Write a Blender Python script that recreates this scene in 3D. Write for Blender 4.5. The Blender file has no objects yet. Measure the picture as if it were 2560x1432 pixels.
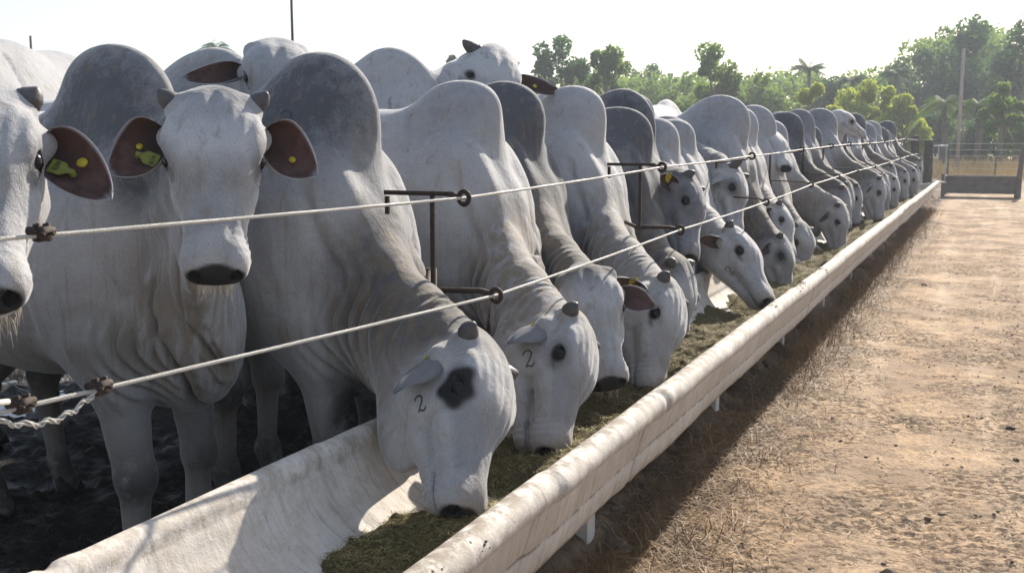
import bpy, math, random
import numpy as np
from mathutils import Vector, Matrix
from mathutils.bvhtree import BVHTree
from mathutils import noise as mnoise

S = bpy.context.scene
COL = S.collection
rad = math.radians

# ---------------------------------------------------------------- camera
CAM_Z = 1.55
PITCH = math.atan(371 / 2700)
YAW = math.atan(1205 / 2700 * math.cos(PITCH))
cam_d = bpy.data.cameras.new('camera'); cam = bpy.data.objects.new('camera', cam_d); COL.objects.link(cam)
cam.location = (0, 0, CAM_Z)
cam.rotation_euler = (math.pi / 2 - PITCH, 0, YAW)
cam_d.lens = 36 * 2700 / 2560
cam_d.sensor_width = 36
cam_d.clip_start = 0.05; cam_d.clip_end = 2500
cam_d.dof.use_dof = True; cam_d.dof.focus_distance = 4.2; cam_d.dof.aperture_fstop = 9
S.camera = cam

# ---------------------------------------------------------------- sky, sun, exposure
SUN_EL = rad(30); SUN_AZ = rad(5)      # azimuth from +Y towards +X
world = bpy.data.worlds.new('World'); S.world = world; world.use_nodes = True
wn = world.node_tree
bg = wn.nodes['Background']
sky = wn.nodes.new('ShaderNodeTexSky'); sky.sky_type = 'NISHITA'; sky.sun_disc = False
sky.sun_elevation = SUN_EL; sky.sun_rotation = SUN_AZ
sky.air_density = 1.0; sky.dust_density = 1.4; sky.ozone_density = 1.0; sky.altitude = 100
hz = wn.nodes.new('ShaderNodeMix'); hz.data_type = 'RGBA'; hz.inputs[0].default_value = 0.40      # thin milky overcast over the blue
wn.links.new(sky.outputs[0], hz.inputs[6]); hz.inputs[7].default_value = (4.6, 5.3, 6.4, 1)
wn.links.new(hz.outputs[2], bg.inputs[0]); bg.inputs[1].default_value = 0.088
sl = bpy.data.lights.new('sun', 'SUN'); sun = bpy.data.objects.new('sun', sl); COL.objects.link(sun)
sl.energy = 5.0; sl.angle = rad(0.6); sl.color = (1.0, 0.92, 0.80)
sd = Vector((math.sin(SUN_AZ) * math.cos(SUN_EL), math.cos(SUN_AZ) * math.cos(SUN_EL), math.sin(SUN_EL)))
sun.rotation_euler = sd.to_track_quat('Z', 'Y').to_euler()
sun.location = (0, 10, 30)
S.view_settings.view_transform = 'Standard'; S.view_settings.look = 'None'
S.view_settings.exposure = 1.08; S.view_settings.gamma = 1

# ---------------------------------------------------------------- helpers
cF = Vector((-math.sin(YAW) * math.cos(PITCH), math.cos(YAW) * math.cos(PITCH), -math.sin(PITCH)))
cR = Vector((math.cos(YAW), math.sin(YAW), 0)); cU = cR.cross(cF)
def ray(px, py):
    return cR * (px - 1280) + cU * (716 - py) + cF * 2700
def W(px, py, lat):
    """point seen at photo pixel px,py standing in the plane x = -lat"""
    r = ray(px, py); t = -lat / r.x
    return Vector((r.x * t, r.y * t, CAM_Z + r.z * t))
def WM(px, py, poll, L=.52, near=False):
    """point on the ray through px,py that lies L from poll (the far or the near one)"""
    d = ray(px, py).normalized(); o = Vector((0, 0, CAM_Z)) - Vector(poll); b = d.dot(o); c = o.dot(o) - L * L; q = b * b - c
    if q < 0: t = -b
    else: t = -b + (-1 if near else 1) * math.sqrt(q)
    return Vector((0, 0, CAM_Z)) + d * t
def WY(px, py, y):
    r = ray(px, py); t = y / r.y
    return Vector((r.x * t, r.y * t, CAM_Z + r.z * t))

def tag(o, label=None, cat=None, group=None, kind=None):
    if label: o['label'] = label
    if cat: o['category'] = cat
    if group: o['group'] = group
    if kind: o['kind'] = kind
    return o
def empty(name, loc=(0, 0, 0), rz=0.0):
    o = bpy.data.objects.new(name, None); o.empty_display_size = .1
    o.location = loc; o.rotation_euler = (0, 0, rz); COL.objects.link(o); return o
def mk(name, verts, faces, mat=None, parent=None, smooth=True):
    me = bpy.data.meshes.new(name)
    me.from_pydata([tuple(v) for v in verts], [], [tuple(f) for f in faces]); me.update()
    if smooth: me.polygons.foreach_set('use_smooth', [True] * len(me.polygons))
    if mat: me.materials.append(mat)
    o = bpy.data.objects.new(name, me); COL.objects.link(o)
    if parent: o.parent = parent
    return o
def mk_np(name, V, Q, mat=None, parent=None, smooth=True):
    """fast mesh from numpy verts (n,3) and quads/tris (m,k)"""
    me = bpy.data.meshes.new(name); V = np.asarray(V, np.float32); Q = np.asarray(Q, np.int32)
    k = Q.shape[1]
    me.vertices.add(len(V)); me.vertices.foreach_set('co', V.ravel())
    me.loops.add(Q.size); me.loops.foreach_set('vertex_index', Q.ravel())
    me.polygons.add(len(Q)); me.polygons.foreach_set('loop_start', np.arange(0, Q.size, k, dtype=np.int32))
    me.update(calc_edges=True); me.validate()
    if smooth: me.polygons.foreach_set('use_smooth', np.ones(len(me.polygons), bool))
    if mat: me.materials.append(mat)
    o = bpy.data.objects.new(name, me); COL.objects.link(o)
    if parent: o.parent = parent
    return o
def set_col(o, arr, name='mask'):
    a = o.data.attributes.new(name, 'FLOAT_COLOR', 'POINT')
    a.data.foreach_set('color', np.asarray(arr, np.float32).ravel())
class MB:
    """collects boxes, tubes and lathes into one mesh"""
    def __init__(s): s.v = []; s.f = []
    def add(s, vs, fs):
        n = len(s.v); s.v += [Vector(v) for v in vs]; s.f += [tuple(i + n for i in f) for f in fs]; return s
    def box(s, c, d, rot=None, taper=1.0):
        c = Vector(c); vs = []
        for z in (-1, 1):
            k = taper if z > 0 else 1
            for x, y in ((-1, -1), (1, -1), (1, 1), (-1, 1)):
                p = Vector((x * d[0] / 2 * k, y * d[1] / 2 * k, z * d[2] / 2))
                if rot is not None: p = rot @ p
                vs.append(c + p)
        return s.add(vs, [(3, 2, 1, 0), (4, 5, 6, 7), (0, 1, 5, 4), (1, 2, 6, 5), (2, 3, 7, 6), (3, 0, 4, 7)])
    def tube(s, pts, r, n=8, caps=True, flat=1.0):
        pts = [Vector(p) for p in pts]; m = len(pts)
        rr = r if isinstance(r, (list, tuple)) else [r] * m
        up = Vector((0, 0, 1)); vs = []; prev = None
        for i, p in enumerate(pts):
            t = (pts[min(i + 1, m - 1)] - pts[max(i - 1, 0)]).normalized()
            if prev is None:
                a = t.cross(up) if abs(t.z) < .95 else t.cross(Vector((1, 0, 0)))
            else: a = prev - t * prev.dot(t)
            a.normalize(); prev = a; b = t.cross(a)
            for k in range(n):
                an = 2 * math.pi * k / n
                vs.append(p + a * math.cos(an) * rr[i] + b * math.sin(an) * rr[i] * flat)
        fs = [(i * n + k, i * n + (k + 1) % n, (i + 1) * n + (k + 1) % n, (i + 1) * n + k) for i in range(m - 1) for k in range(n)]
        if caps: fs += [tuple(range(n - 1, -1, -1)), tuple((m - 1) * n + k for k in range(n))]
        return s.add(vs, fs)
    def torus(s, c, R, r, ax, n=18, m=8):
        c = Vector(c); ax = Vector(ax).normalized()
        a = ax.orthogonal().normalized(); b = ax.cross(a); vs = []
        for i in range(n):
            t = 2 * math.pi * i / n; d = a * math.cos(t) + b * math.sin(t)
            for k in range(m):
                u = 2 * math.pi * k / m
                vs.append(c + d * (R + r * math.cos(u)) + ax * r * math.sin(u))
        return s.add(vs, [(i * m + k, i * m + (k + 1) % m, ((i + 1) % n) * m + (k + 1) % m, ((i + 1) % n) * m + k) for i in range(n) for k in range(m)])
    def build(s, name, mat=None, parent=None, smooth=True):
        o = mk(name, s.v, s.f, mat, parent, smooth)
        return o

# ---------------------------------------------------------------- materials
class N:
    """tiny node-graph helper"""
    def __init__(s, name):
        s.m = bpy.data.materials.new(name); s.m.use_nodes = True; s.t = s.m.node_tree
        s.b = s.t.nodes['Principled BSDF']; s.out = s.t.nodes['Material Output']
    def n(s, typ, **kw):
        x = s.t.nodes.new('ShaderNode' + typ)
        for k, v in kw.items(): setattr(x, k, v)
        return x
    def l(s, a, b): s.t.links.new(a, b)
    def coord(s, kind='Object', scale=(1, 1, 1)):
        c = s.n('TexCoord'); mp = s.n('Mapping'); s.l(c.outputs[kind], mp.inputs[0]); mp.inputs['Scale'].default_value = scale
        return mp.outputs[0]
    def noise(s, vec, scale, detail=4, rough=.55, dist=0.0):
        x = s.n('TexNoise'); x.inputs['Scale'].default_value = scale; x.inputs['Detail'].default_value = detail
        x.inputs['Roughness'].default_value = rough; x.inputs['Distortion'].default_value = dist
        if vec is not None: s.l(vec, x.inputs['Vector'])
        return x.outputs['Fac']
    def vor(s, vec, scale, feature='F1'):
        x = s.n('TexVoronoi'); x.feature = feature; x.inputs['Scale'].default_value = scale
        if vec is not None: s.l(vec, x.inputs['Vector'])
        return x.outputs['Distance']
    def ramp(s, f, a, b, ca=(0, 0, 0, 1), cb=(1, 1, 1, 1)):
        x = s.n('ValToRGB'); x.color_ramp.elements[0].position = a; x.color_ramp.elements[1].position = b
        x.color_ramp.elements[0].color = ca; x.color_ramp.elements[1].color = cb; s.l(f, x.inputs[0]); return x.outputs[0]
    def mix(s, f, a, b, mode='MIX'):
        x = s.n('Mix', data_type='RGBA', blend_type=mode)
        for i, v in ((0, f), (6, a), (7, b)):
            if hasattr(v, 'is_output'): s.l(v, x.inputs[i])
            elif i == 0: x.inputs[0].default_value = v
            else: x.inputs[i].default_value = (v[0], v[1], v[2], 1)
        return x.outputs[2]
    def math(s, op, a, b=0.5, clamp=False):
        x = s.n('Math', operation=op); x.use_clamp = clamp
        for i, v in enumerate((a, b)):
            if hasattr(v, 'is_output'): s.l(v, x.inputs[i])
            else: x.inputs[i].default_value = v
        return x.outputs[0]
    def bump(s, h, strength=.3, dist=.01, prev=None):
        x = s.n('Bump'); x.inputs['Strength'].default_value = strength; x.inputs['Distance'].default_value = dist
        s.l(h, x.inputs['Height'])
        if prev is not None: s.l(prev, x.inputs['Normal'])
        return x.outputs[0]
    def fin(s, col=None, rough=.8, normal=None, spec=.3, **kw):
        if col is not None:
            if hasattr(col, 'is_output'): s.l(col, s.b.inputs['Base Color'])
            else: s.b.inputs['Base Color'].default_value = (col[0], col[1], col[2], 1)
        if hasattr(rough, 'is_output'): s.l(rough, s.b.inputs['Roughness'])
        else: s.b.inputs['Roughness'].default_value = rough
        s.b.inputs['Specular IOR Level'].default_value = spec
        if normal is not None: s.l(normal, s.b.inputs['Normal'])
        for k, v in kw.items(): s.b.inputs[k].default_value = v
        return s.m

def mat_coat():
    a = N('cattle_coat'); c = a.coord()
    at = a.n('Attribute'); at.attribute_name = 'mask'
    sp = a.n('SeparateColor'); a.l(at.outputs['Color'], sp.inputs[0])
    dark, black, dirt = sp.outputs[0], sp.outputs[1], sp.outputs[2]; knee = at.outputs['Alpha']
    oi = a.n('ObjectInfo')
    base = a.mix(1.0, (0.505, 0.495, 0.495), oi.outputs['Color'], 'MULTIPLY')
    n1 = a.noise(c, 5, 4, .6); n2 = a.noise(c, 260, 2, .6); n3 = a.noise(c, 22, 5, .65)
    base = a.mix(a.ramp(n1, .3, .75), base, (0.40, 0.385, 0.39), 'MIX') if False else a.mix(a.math('MULTIPLY', a.ramp(n1, .35, .75), .35), base, (0.36, 0.36, 0.39))
    sx = a.n('SeparateXYZ'); a.l(a.n('TexCoord').outputs['Object'], sx.inputs[0])
    lowz = a.math('MULTIPLY', a.ramp(a.math('ADD', sx.outputs[2], a.math('MULTIPLY', a.math('SUBTRACT', n3, .5), .8)), .55, 1.25, (1, 1, 1, 1), (0, 0, 0, 1)), .55)
    base = a.mix(lowz, base, (.30, .255, .215))       # dusty, stained lower body
    # grey coat: strength from the region mask, broken up by noise and hair speckle
    d = a.math('ADD', dark, a.math('MULTIPLY', a.math('SUBTRACT', n3, .5), a.math('MULTIPLY', dark, .9)))
    d = a.math('ADD', d, a.math('MULTIPLY', a.math('SUBTRACT', n2, .5), .60), clamp=True)
    d = a.math('MULTIPLY', d, .95, clamp=True)
    base = a.mix(d, base, (0.048, 0.050, 0.060))
    base = a.mix(a.math('MULTIPLY', a.ramp(a.noise(c, 330, 2, .7), .35, .65), .30), base, (.10, .10, .11))     # hair speckle
    # brown dirt runs
    vc = a.coord(scale=(9, 9, 1.2)); n4 = a.noise(vc, 3, 4, .6, .4)
    dr = a.math('MULTIPLY', dirt, a.ramp(n4, .34, .56), clamp=True)
    base = a.mix(a.math('MULTIPLY', dr, .75), base, (0.17, 0.125, 0.075))
    stk = a.noise(a.coord(scale=(14, 14, .7)), 2, 3, .6, .2)
    base = a.mix(a.math('MULTIPLY', a.ramp(stk, .56, .70), .5), base, (0.20, 0.16, 0.11))
    base = a.mix(a.math('MULTIPLY', knee, a.ramp(a.noise(c, 14, 4, .7), .30, .52), clamp=True), base, (0.028, 0.026, 0.028))
    blk = a.math('MULTIPLY', black, 1.0, clamp=True)
    base = a.mix(blk, base, (0.012, 0.011, 0.012))
    rough = a.math('SUBTRACT', .78, a.math('MULTIPLY', blk, .22))
    # fine skin creases and short hair
    wr = a.noise(a.coord(scale=(1, 1, .32)), 34, 4, .6, .8)
    h1 = a.noise(a.coord(scale=(1, 1, .5)), 300, 2, .7)
    nb = a.bump(wr, .20, .02); nb = a.bump(h1, .5, .005, nb); nb = a.bump(a.noise(c, 9, 3, .5), .30, .05, nb)
    m = a.fin(base, rough, nb, .25)
    a.l(a.math('MULTIPLY', a.math('SUBTRACT', 1, a.math('MAXIMUM', blk, knee, True), True), .6), a.b.inputs['Sheen Weight']); a.b.inputs['Sheen Roughness'].default_value = .28
    return m
def simple(name, col, rough=.6, var=.25, scale=20, bump=.2, bd=.003, spec=.3, metallic=0, col2=None):
    a = N(name); c = a.coord(); n = a.noise(c, scale, 5, .6)
    c2 = col2 or tuple(x * (1 - var) for x in col)
    m = a.fin(a.mix(a.ramp(n, .3, .7), col, c2), rough, a.bump(a.noise(c, scale * 4, 4), bump, bd), spec)
    a.b.inputs['Metallic'].default_value = metallic
    return m
M = {}
M['coat'] = mat_coat()
M['horn'] = simple('horn', (.085, .078, .078), .5, .5, 40, .3, .002)
M['hoof'] = simple('hoof', (.02, .018, .017), .6)
M['eye'] = simple('eye', (.004, .003, .003), .12, .2, 30, 0, .001, .25)
def mat_ear():
    a = N('ear_skin'); at = a.n('Attribute'); at.attribute_name = 'mask'
    sp = a.n('SeparateColor'); a.l(at.outputs['Color'], sp.inputs[0]); c = a.coord()
    oi = a.n('ObjectInfo')
    n = a.noise(c, 30, 4, .65)
    outer = a.mix(1.0, a.mix(n, (.40, .39, .40), (.30, .30, .33)), oi.outputs['Color'], 'MULTIPLY')
    inner = a.mix(a.ramp(n, .35, .65), (.115, .070, .062), (.055, .030, .028))
    col = a.mix(sp.outputs[0], outer, inner)
    col = a.mix(sp.outputs[1], col, (.030, .022, .022))
    m = a.fin(col, .75, a.bump(a.noise(a.coord(scale=(1, 1, 1)), 90, 4), .25, .004), .2)
    tr = a.n('BsdfTranslucent'); tr.inputs[0].default_value = (.30, .18, .14, 1)
    mx = a.n('MixShader'); mx.inputs[0].default_value = .14
    a.l(a.b.outputs[0], mx.inputs[1]); a.l(tr.outputs[0], mx.inputs[2]); a.l(mx.outputs[0], a.out.inputs[0])
    return m
M['ear'] = mat_ear()
M['tag'] = simple('tag_plastic', (.42, .33, .02), .45, .3, 60, .1, .001)
M['tag_green'] = simple('tag_green', (.20, .22, .035), .5, .35, 60, .1, .001)
M['ink'] = simple('tag_ink', (.02, .02, .02), .6)
M['brand'] = simple('brand_scar', (.055, .052, .055), .8)
M['hair'] = simple('pale_hair', (.55, .48, .38), .6)
M['tongue'] = simple('tongue', (.32, .16, .17), .35)

# ---------------------------------------------------------------- signed distance fields -> smooth meshes
def nrm(v): v = np.asarray(v, float); return v / np.linalg.norm(v)
def sd_ell(P, c, r, R=None):
    q = P - np.asarray(c, np.float32)
    if R is not None: q = q @ np.asarray(R, np.float32)
    r = np.asarray(r, np.float32)
    a = q / r; k0 = np.sqrt((a * a).sum(1)) + 1e-6; b = a / r; k1 = np.sqrt((b * b).sum(1)) + 1e-6
    return k0 * (k0 - 1) / k1
def sd_cone(P, a, b, ra, rb):
    a = np.asarray(a, np.float32); b = np.asarray(b, np.float32); ba = b - a
    pa = P - a; h = np.clip(pa @ ba / float(ba @ ba), 0, 1)
    d = pa - h[:, None] * ba
    return np.sqrt((d * d).sum(1)) - (ra + (rb - ra) * h)
def sd_tri(P, a, b, c, th):
    a, b, c = [np.asarray(v, np.float32) for v in (a, b, c)]
    ba = b - a; cb = c - b; ac = a - c; n = np.cross(ba, ac)
    pa = P - a; pb = P - b; pc = P - c
    s = np.sign(pa @ np.cross(ba, n)) + np.sign(pb @ np.cross(cb, n)) + np.sign(pc @ np.cross(ac, n))
    def ed(e, p):
        h = np.clip(p @ e / float(e @ e), 0, 1); d = h[:, None] * e - p; return (d * d).sum(1)
    edge = np.minimum(np.minimum(ed(ba, pa), ed(cb, pb)), ed(ac, pc))
    pl = (pa @ n) ** 2 / float(n @ n)
    return np.sqrt(np.where(s < 2, edge, pl)) - th
def smin(a, b, k):
    h = np.maximum(k - np.abs(a - b), 0) / k
    return np.minimum(a, b) - h * h * k * .25
def smax(a, b, k): return -smin(-a, -b, k)
def sstep(x, a, b):
    t = np.clip((x - a) / (b - a), 0, 1); return t * t * (3 - 2 * t)
def gauss(P, c, r):
    q = (P - np.asarray(c, np.float32)) / np.asarray(r, np.float32); return np.exp(-(q * q).sum(1))

def mesh_sdf(f, lo, hi, h):
    lo = np.array(lo, float); hi = np.array(hi, float); B = 4
    nb = np.ceil((hi - lo) / (h * B)).astype(int); n = nb * B + 1
    ax = [lo[i] + (np.arange(nb[i]) + .5) * h * B for i in range(3)]
    G = np.stack(np.meshgrid(*ax, indexing='ij'), -1).reshape(-1, 3).astype(np.float32)
    dc = f(G).reshape(nb)
    near = np.abs(dc) < h * B * .87 * 1.55 + .012
    V = np.full(n, 1.0, np.float32)
    sg = np.repeat(np.repeat(np.repeat(dc < 0, B, 0), B, 1), B, 2)
    V[:-1, :-1, :-1][sg] = -1.0
    mk_ = np.zeros(n, bool); rb = np.repeat(np.repeat(np.repeat(near, B, 0), B, 1), B, 2)
    for dx in (0, 1):
        for dy in (0, 1):
            for dz in (0, 1):
                mk_[dx:dx + rb.shape[0], dy:dy + rb.shape[1], dz:dz + rb.shape[2]] |= rb
    idx = np.argwhere(mk_)
    P = (lo + idx * h).astype(np.float32)
    V[mk_] = f(P)
    neg = V < 0
    c8 = [neg[dx:n[0] - 1 + dx, dy:n[1] - 1 + dy, dz:n[2] - 1 + dz] for dx in (0, 1) for dy in (0, 1) for dz in (0, 1)]
    anyn = c8[0].copy(); alln = c8[0].copy()
    for c in c8[1:]: anyn |= c; alln &= c
    act = anyn & ~alln
    ci = np.argwhere(act); m = len(ci)
    idm = np.full(n, -1, np.int32); idm[ci[:, 0], ci[:, 1], ci[:, 2]] = np.arange(m)
    acc = np.zeros((m, 3)); cnt = np.zeros(m)
    cv = {}
    for dx in (0, 1):
        for dy in (0, 1):
            for dz in (0, 1): cv[(dx, dy, dz)] = V[ci[:, 0] + dx, ci[:, 1] + dy, ci[:, 2] + dz]
    for a in cv:
        for k in range(3):
            if a[k] == 0:
                b = list(a); b[k] = 1; b = tuple(b)
                va, vb = cv[a], cv[b]; cr = (va < 0) != (vb < 0)
                t = np.where(cr, va / np.where(cr, va - vb, 1), 0)
                p = np.zeros((m, 3)); p[:] = a; p[:, k] += t
                acc[cr] += p[cr]; cnt[cr] += 1
    verts = lo + (ci + acc / cnt[:, None]) * h
    quads = []
    for k in range(3):
        o1, o2 = (k + 1) % 3, (k + 2) % 3
        sl0 = [slice(1, n[i] - 1) for i in range(3)]; sl1 = list(sl0)
        sl0[k] = slice(0, n[k] - 1); sl1[k] = slice(1, n[k])
        a = neg[tuple(sl0)]; b = neg[tuple(sl1)]
        e = np.argwhere(a != b)
        off = np.ones(3, int); off[k] = 0; e = e + off
        flip = neg[e[:, 0], e[:, 1], e[:, 2]]
        d1 = np.zeros(3, int); d1[o1] = 1; d2 = np.zeros(3, int); d2[o2] = 1
        def g(q): return idm[q[:, 0], q[:, 1], q[:, 2]]
        q = np.stack([g(e - d1 - d2), g(e - d2), g(e), g(e - d1)], 1)
        q[~flip] = q[~flip][:, ::-1]
        quads.append(q)
    Q = np.concatenate(quads); Q = Q[(Q >= 0).all(1)]
    return verts, Q

# ---------------------------------------------------------------- cattle
def bez(a, b, c, n):
    a, b, c = map(np.asarray, (a, b, c))
    return [a * (1 - t) ** 2 + 2 * b * t * (1 - t) + c * t * t for t in np.linspace(0, 1, n)]

class Cow:
    def __init__(s, poll, muz, dors, hump=1.0, neck=1.0, seed=0, folds=1.0, legx=(0, 0), dark=.5, eyering=0, humpx=0.0,
                 dewlap=1.0, full=True, mouth=0.0, ctrl=None, neckdark=None, knees=.8, dirt=1.0, humph=0.0, headdark=0.0, patch=0.0, pouch=0.0, legblack=0.0):
        s.__dict__.update(locals()); s.s = None
        s.O = np.asarray(poll, float); X = np.asarray(muz, float) - s.O; s.hs = np.linalg.norm(X) / .52; X = X / np.linalg.norm(X)
        Z = np.asarray(dors, float); Z = Z - X * (Z @ X); Z = nrm(Z); Y = np.cross(Z, X)
        s.R = np.stack([X, Y, Z], 1)            # columns are the head axes
        rs = np.random.RandomState(seed); s.rs = rs
        s.ph = rs.rand(12) * 6.28
        H = s.h2l
        down = poll[2] < 1.25
        a = np.array((-.04, 0, 1.38) if down else (-.02, 0, 1.40)); e = H((-.015, 0, -.07))
        c = np.asarray(ctrl) if ctrl is not None else (np.array((0.0, 0, (a[2] + e[2]) / 2 - .02)) if down else a + (e - a) * .45 + np.array((.06, 0, .06)))
        s.top = bez(a, c, e, 6)
        a2 = np.array((.07, 0, .93) if down else (.15, 0, 1.00)); e2 = H((.085, 0, -.175)); c2 = a2 + (e2 - a2) * .5 + np.array((.02, 0, -.05))
        s.bot = bez(a2, c2, e2, 6)
        s.hc = np.array((-.10 + humpx, 0, 1.56 + .02 * hump + humph)); s.hr = (.262 * hump ** .5, .105 * hump ** .3, .25 * hump)
    def h2l(s, p): return s.O + s.R @ (np.asarray(p, float) * s.hs)
    def l2h(s, P): return ((P - s.O.astype(np.float32)) @ s.R.astype(np.float32)) / s.hs

    def head(s, p):
        """head in its own frame, metres at hs = 1"""
        y = np.abs(p[:, 1]); q = np.stack([p[:, 0], y, p[:, 2]], 1)
        d = sd_ell(q, (.110, 0, -.040), (.155, .116, .105))
        d = smin(d, sd_ell(q, (.130, .046, .016), (.130, .066, .052)), .05)      # bulging forehead, slight groove
        d = smin(d, sd_ell(q, (.012, 0, -.015), (.050, .098, .052)), .05)        # poll
        d = smin(d, sd_cone(q, (.20, .010, -.022), (.42, .006, -.044), .070, .052), .06)
        d = smin(d, sd_cone(q, (.21, .044, -.066), (.41, .024, -.064), .050, .043), .05)
        d = smin(d, sd_ell(q, (.455, 0, -.066), (.066, .078, .066)), .045)       # muzzle
        d = smin(d, sd_ell(q, (.472, .046, -.052), (.046, .038, .044)), .025)    # nostril wings
        m = s.mouth
        j = sd_cone(q, (.15, .056, -.170), (.37, .022, -.132 - m), .045, .030)
        j = smin(j, sd_ell(q, (.425, 0, -.124 - m), (.050, .050, .032)), .04)    # chin
        d = smin(d, j, .035)
        d = smin(d, sd_ell(q, (.135, .060, -.112), (.100, .050, .098)), .05)     # cheek
        d = smin(d, sd_ell(q, (.140, .106, .018), (.060, .026, .030)), .035)    # brow
        d = smin(d, sd_ell(q, (.228, .090, -.060), (.068, .018, .018)), .035)    # cheekbone
        d = smin(d, sd_ell(q, (.020, .098, .002), (.032, .030, .030)), .03)      # horn base
        d = smin(d, sd_ell(q, (.068, .118, -.068), (.034, .034, .030)), .04)     # ear base
        if s.pouch > 0: d = smin(d, sd_ell(q, (.13, 0, -.215 - .04 * s.pouch), (.20, .050, .070 + .04 * s.pouch)), .07)   # loose throat skin
        # eye: lid ring then socket
        d = smin(d, sd_ell(q, (.184, .104, -.012), (.042, .019, .027)), .015)
        d = smax(d, -sd_ell(q, (.186, .132, -.002), (.0260, .024, .0160)), .006)
        # lid crease, nostrils, mouth line
        d = d + .002 * np.exp(-((np.sqrt(((q[:, 0] - .178) / 1.25) ** 2 + (q[:, 2] + .027) ** 2) - .047) / .006) ** 2) * (y > .06)
        nd = sd_ell(q, (.508, .050, -.048), (.026, .015, .020), np.array([[.9, -.43, 0], [.43, .9, 0], [0, 0, 1.]]))
        d = smax(d, -nd, .008)
        mp = np.abs(q[:, 2] + .098 + m * .5 + .03 * (.45 - q[:, 0])) - (.003 + m * .35)
        mk_ = (q[:, 0] > .36)
        d = np.where(mk_, d + .010 * np.exp(-(mp / .006) ** 2) * sstep(q[:, 0], .36, .40), d)
        # forehead and muzzle wrinkles
        wr = np.sin(q[:, 0] * 210 + 3 * np.sin(y * 40 + s.ph[0]) + 2 * np.sin(q[:, 0] * 30)) * np.exp(-((q[:, 0] - .42) / .05) ** 2) * sstep(q[:, 2], .02, -.05)
        wr2 = np.sin(q[:, 1] * 190 + 20 * q[:, 0] + s.ph[1]) * np.exp(-((q[:, 0] - .12) / .09) ** 2) * sstep(q[:, 2], 0, .04)
        wr3 = np.sin((np.sqrt((q[:, 0] - .18) ** 2 + (q[:, 2] + .03) ** 2)) * 420) * np.exp(-(((q[:, 0] - .18) ** 2 + (q[:, 2] + .03) ** 2) / .07 ** 2)) * (y > .06)
        vein = np.exp(-((q[:, 2] + .075 - .25 * (q[:, 0] - .3)) / .006) ** 2) * np.exp(-((q[:, 0] - .30) / .06) ** 2) * (y > .03)
        nas = np.exp(-((y - .050 + .05 * (q[:, 0] - .2)) / .010) ** 2) * sstep(q[:, 0], .19, .25) * sstep(q[:, 0], .46, .40) * sstep(q[:, 2], -.04, 0)
        jaw = np.exp(-((q[:, 2] + .125 - .10 * (q[:, 0] - .2)) / .012) ** 2) * sstep(q[:, 0], .22, .28) * sstep(q[:, 0], .42, .34) * (y > .03)
        chk = np.exp(-((np.sqrt(((q[:, 0] - .13) / 1.1) ** 2 + (q[:, 2] + .12) ** 2) - .105) / .012) ** 2) * (q[:, 0] > .10) * (q[:, 2] < -.04) * (y > .05)
        mid = np.exp(-(q[:, 1] / .012) ** 2) * np.exp(-((q[:, 0] - .06) / .07) ** 2) * (q[:, 2] > 0)
        lp = np.sin(q[:, 2] * 260 + q[:, 0] * 60 + s.ph[4]) * np.exp(-((q[:, 0] - .40) / .045) ** 2) * sstep(q[:, 2], -.05, -.09)
        return d + .0024 * wr + .0015 * wr2 + .0018 * wr3 - .0035 * vein + .0055 * nas + .0070 * jaw + .0050 * chk + .004 * mid + .0014 * lp

    def fold(s, p, hd):
        """pleats of loose skin: displacement and how deep in a crease each point is"""
        px = p[:, 0]; pz = p[:, 2]; ay = np.abs(p[:, 1]); ph = s.ph
        mk_ = sstep(px, .10, .24) * sstep(pz, 1.55, 1.10) * sstep(pz, .50, .70)
        away = sstep(np.sqrt(((hd - np.array((.16, 0, -.02))) ** 2).sum(1)), .22, .34)
        cd = np.full(len(p), 9.0, np.float32)
        for i in range(5): cd = np.minimum(cd, sd_cone(p, s.top[i], s.top[i + 1], 0, 0))
        away = away * sstep(cd, .13, .26)
        u = px + (.04 if s.poll[2] < 1.25 else -.16) * (1.2 - pz) + .030 * np.sin(pz * 6 + ph[3]) + .016 * np.sin(pz * 15 + ph[4] + px * 9) + .02 * np.sin(ay * 22 + px * 4)
        am = np.clip(.55 + .45 * np.sin(px * 8 + pz * 5 + ph[5]) + .4 * np.sin(px * 19 - pz * 11 + ph[9]) * np.sin(pz * 9 + ph[10]), .05, 1.3)
        f1 = (1 - np.abs(np.sin(u * 25 + ph[6]))) ** 4; f2 = (1 - np.abs(np.sin(u * 57 + ph[7] + 2 * np.sin(pz * 5)))) ** 3
        am2 = np.clip(.4 + .6 * np.sin(px * 13 - pz * 7 + ph[8]), 0, 1)
        low = sstep(pz, 1.3, .85); g = mk_ * away
        return (.026 * f1 * am + .012 * f2 * am2 - .006) * (.40 + .85 * low) * g, (f1 * am + .6 * f2 * am2) * g

    def sdf(s, P):
        P = P.astype(np.float32); x, y, z = P[:, 0], P[:, 1], P[:, 2]
        ys = np.abs(y); Q = np.stack([x, ys, z], 1); ph = s.ph
        d = sd_ell(Q, (-.52, 0, 1.17), (.74, .325, .44))
        d = smin(d, sd_ell(Q, (-1.15, 0, 1.22), (.50, .27, .37)), .12)
        d = smin(d, sd_ell(Q, (-1.52, .06, 1.27), (.27, .21, .29)), .12)
        d = smin(d, sd_cone(Q, (-.06, 0, 1.49), (-1.5, 0, 1.49), .115, .10), .16)
        d = smin(d, sd_ell(Q, (-.06, .17, 1.13), (.25, .145, .40)), .08)          # shoulder
        d = smin(d, sd_ell(Q, (.08, .14, 1.00), (.12, .10, .16)), .07)            # point of shoulder
        dwn = s.poll[2] < 1.25
        d = smin(d, sd_ell(Q, (.09, 0, .90) if dwn else (.14, 0, .95), (.20, .16, .26) if dwn else (.23, .165, .28)), .08)               # brisket
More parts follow.
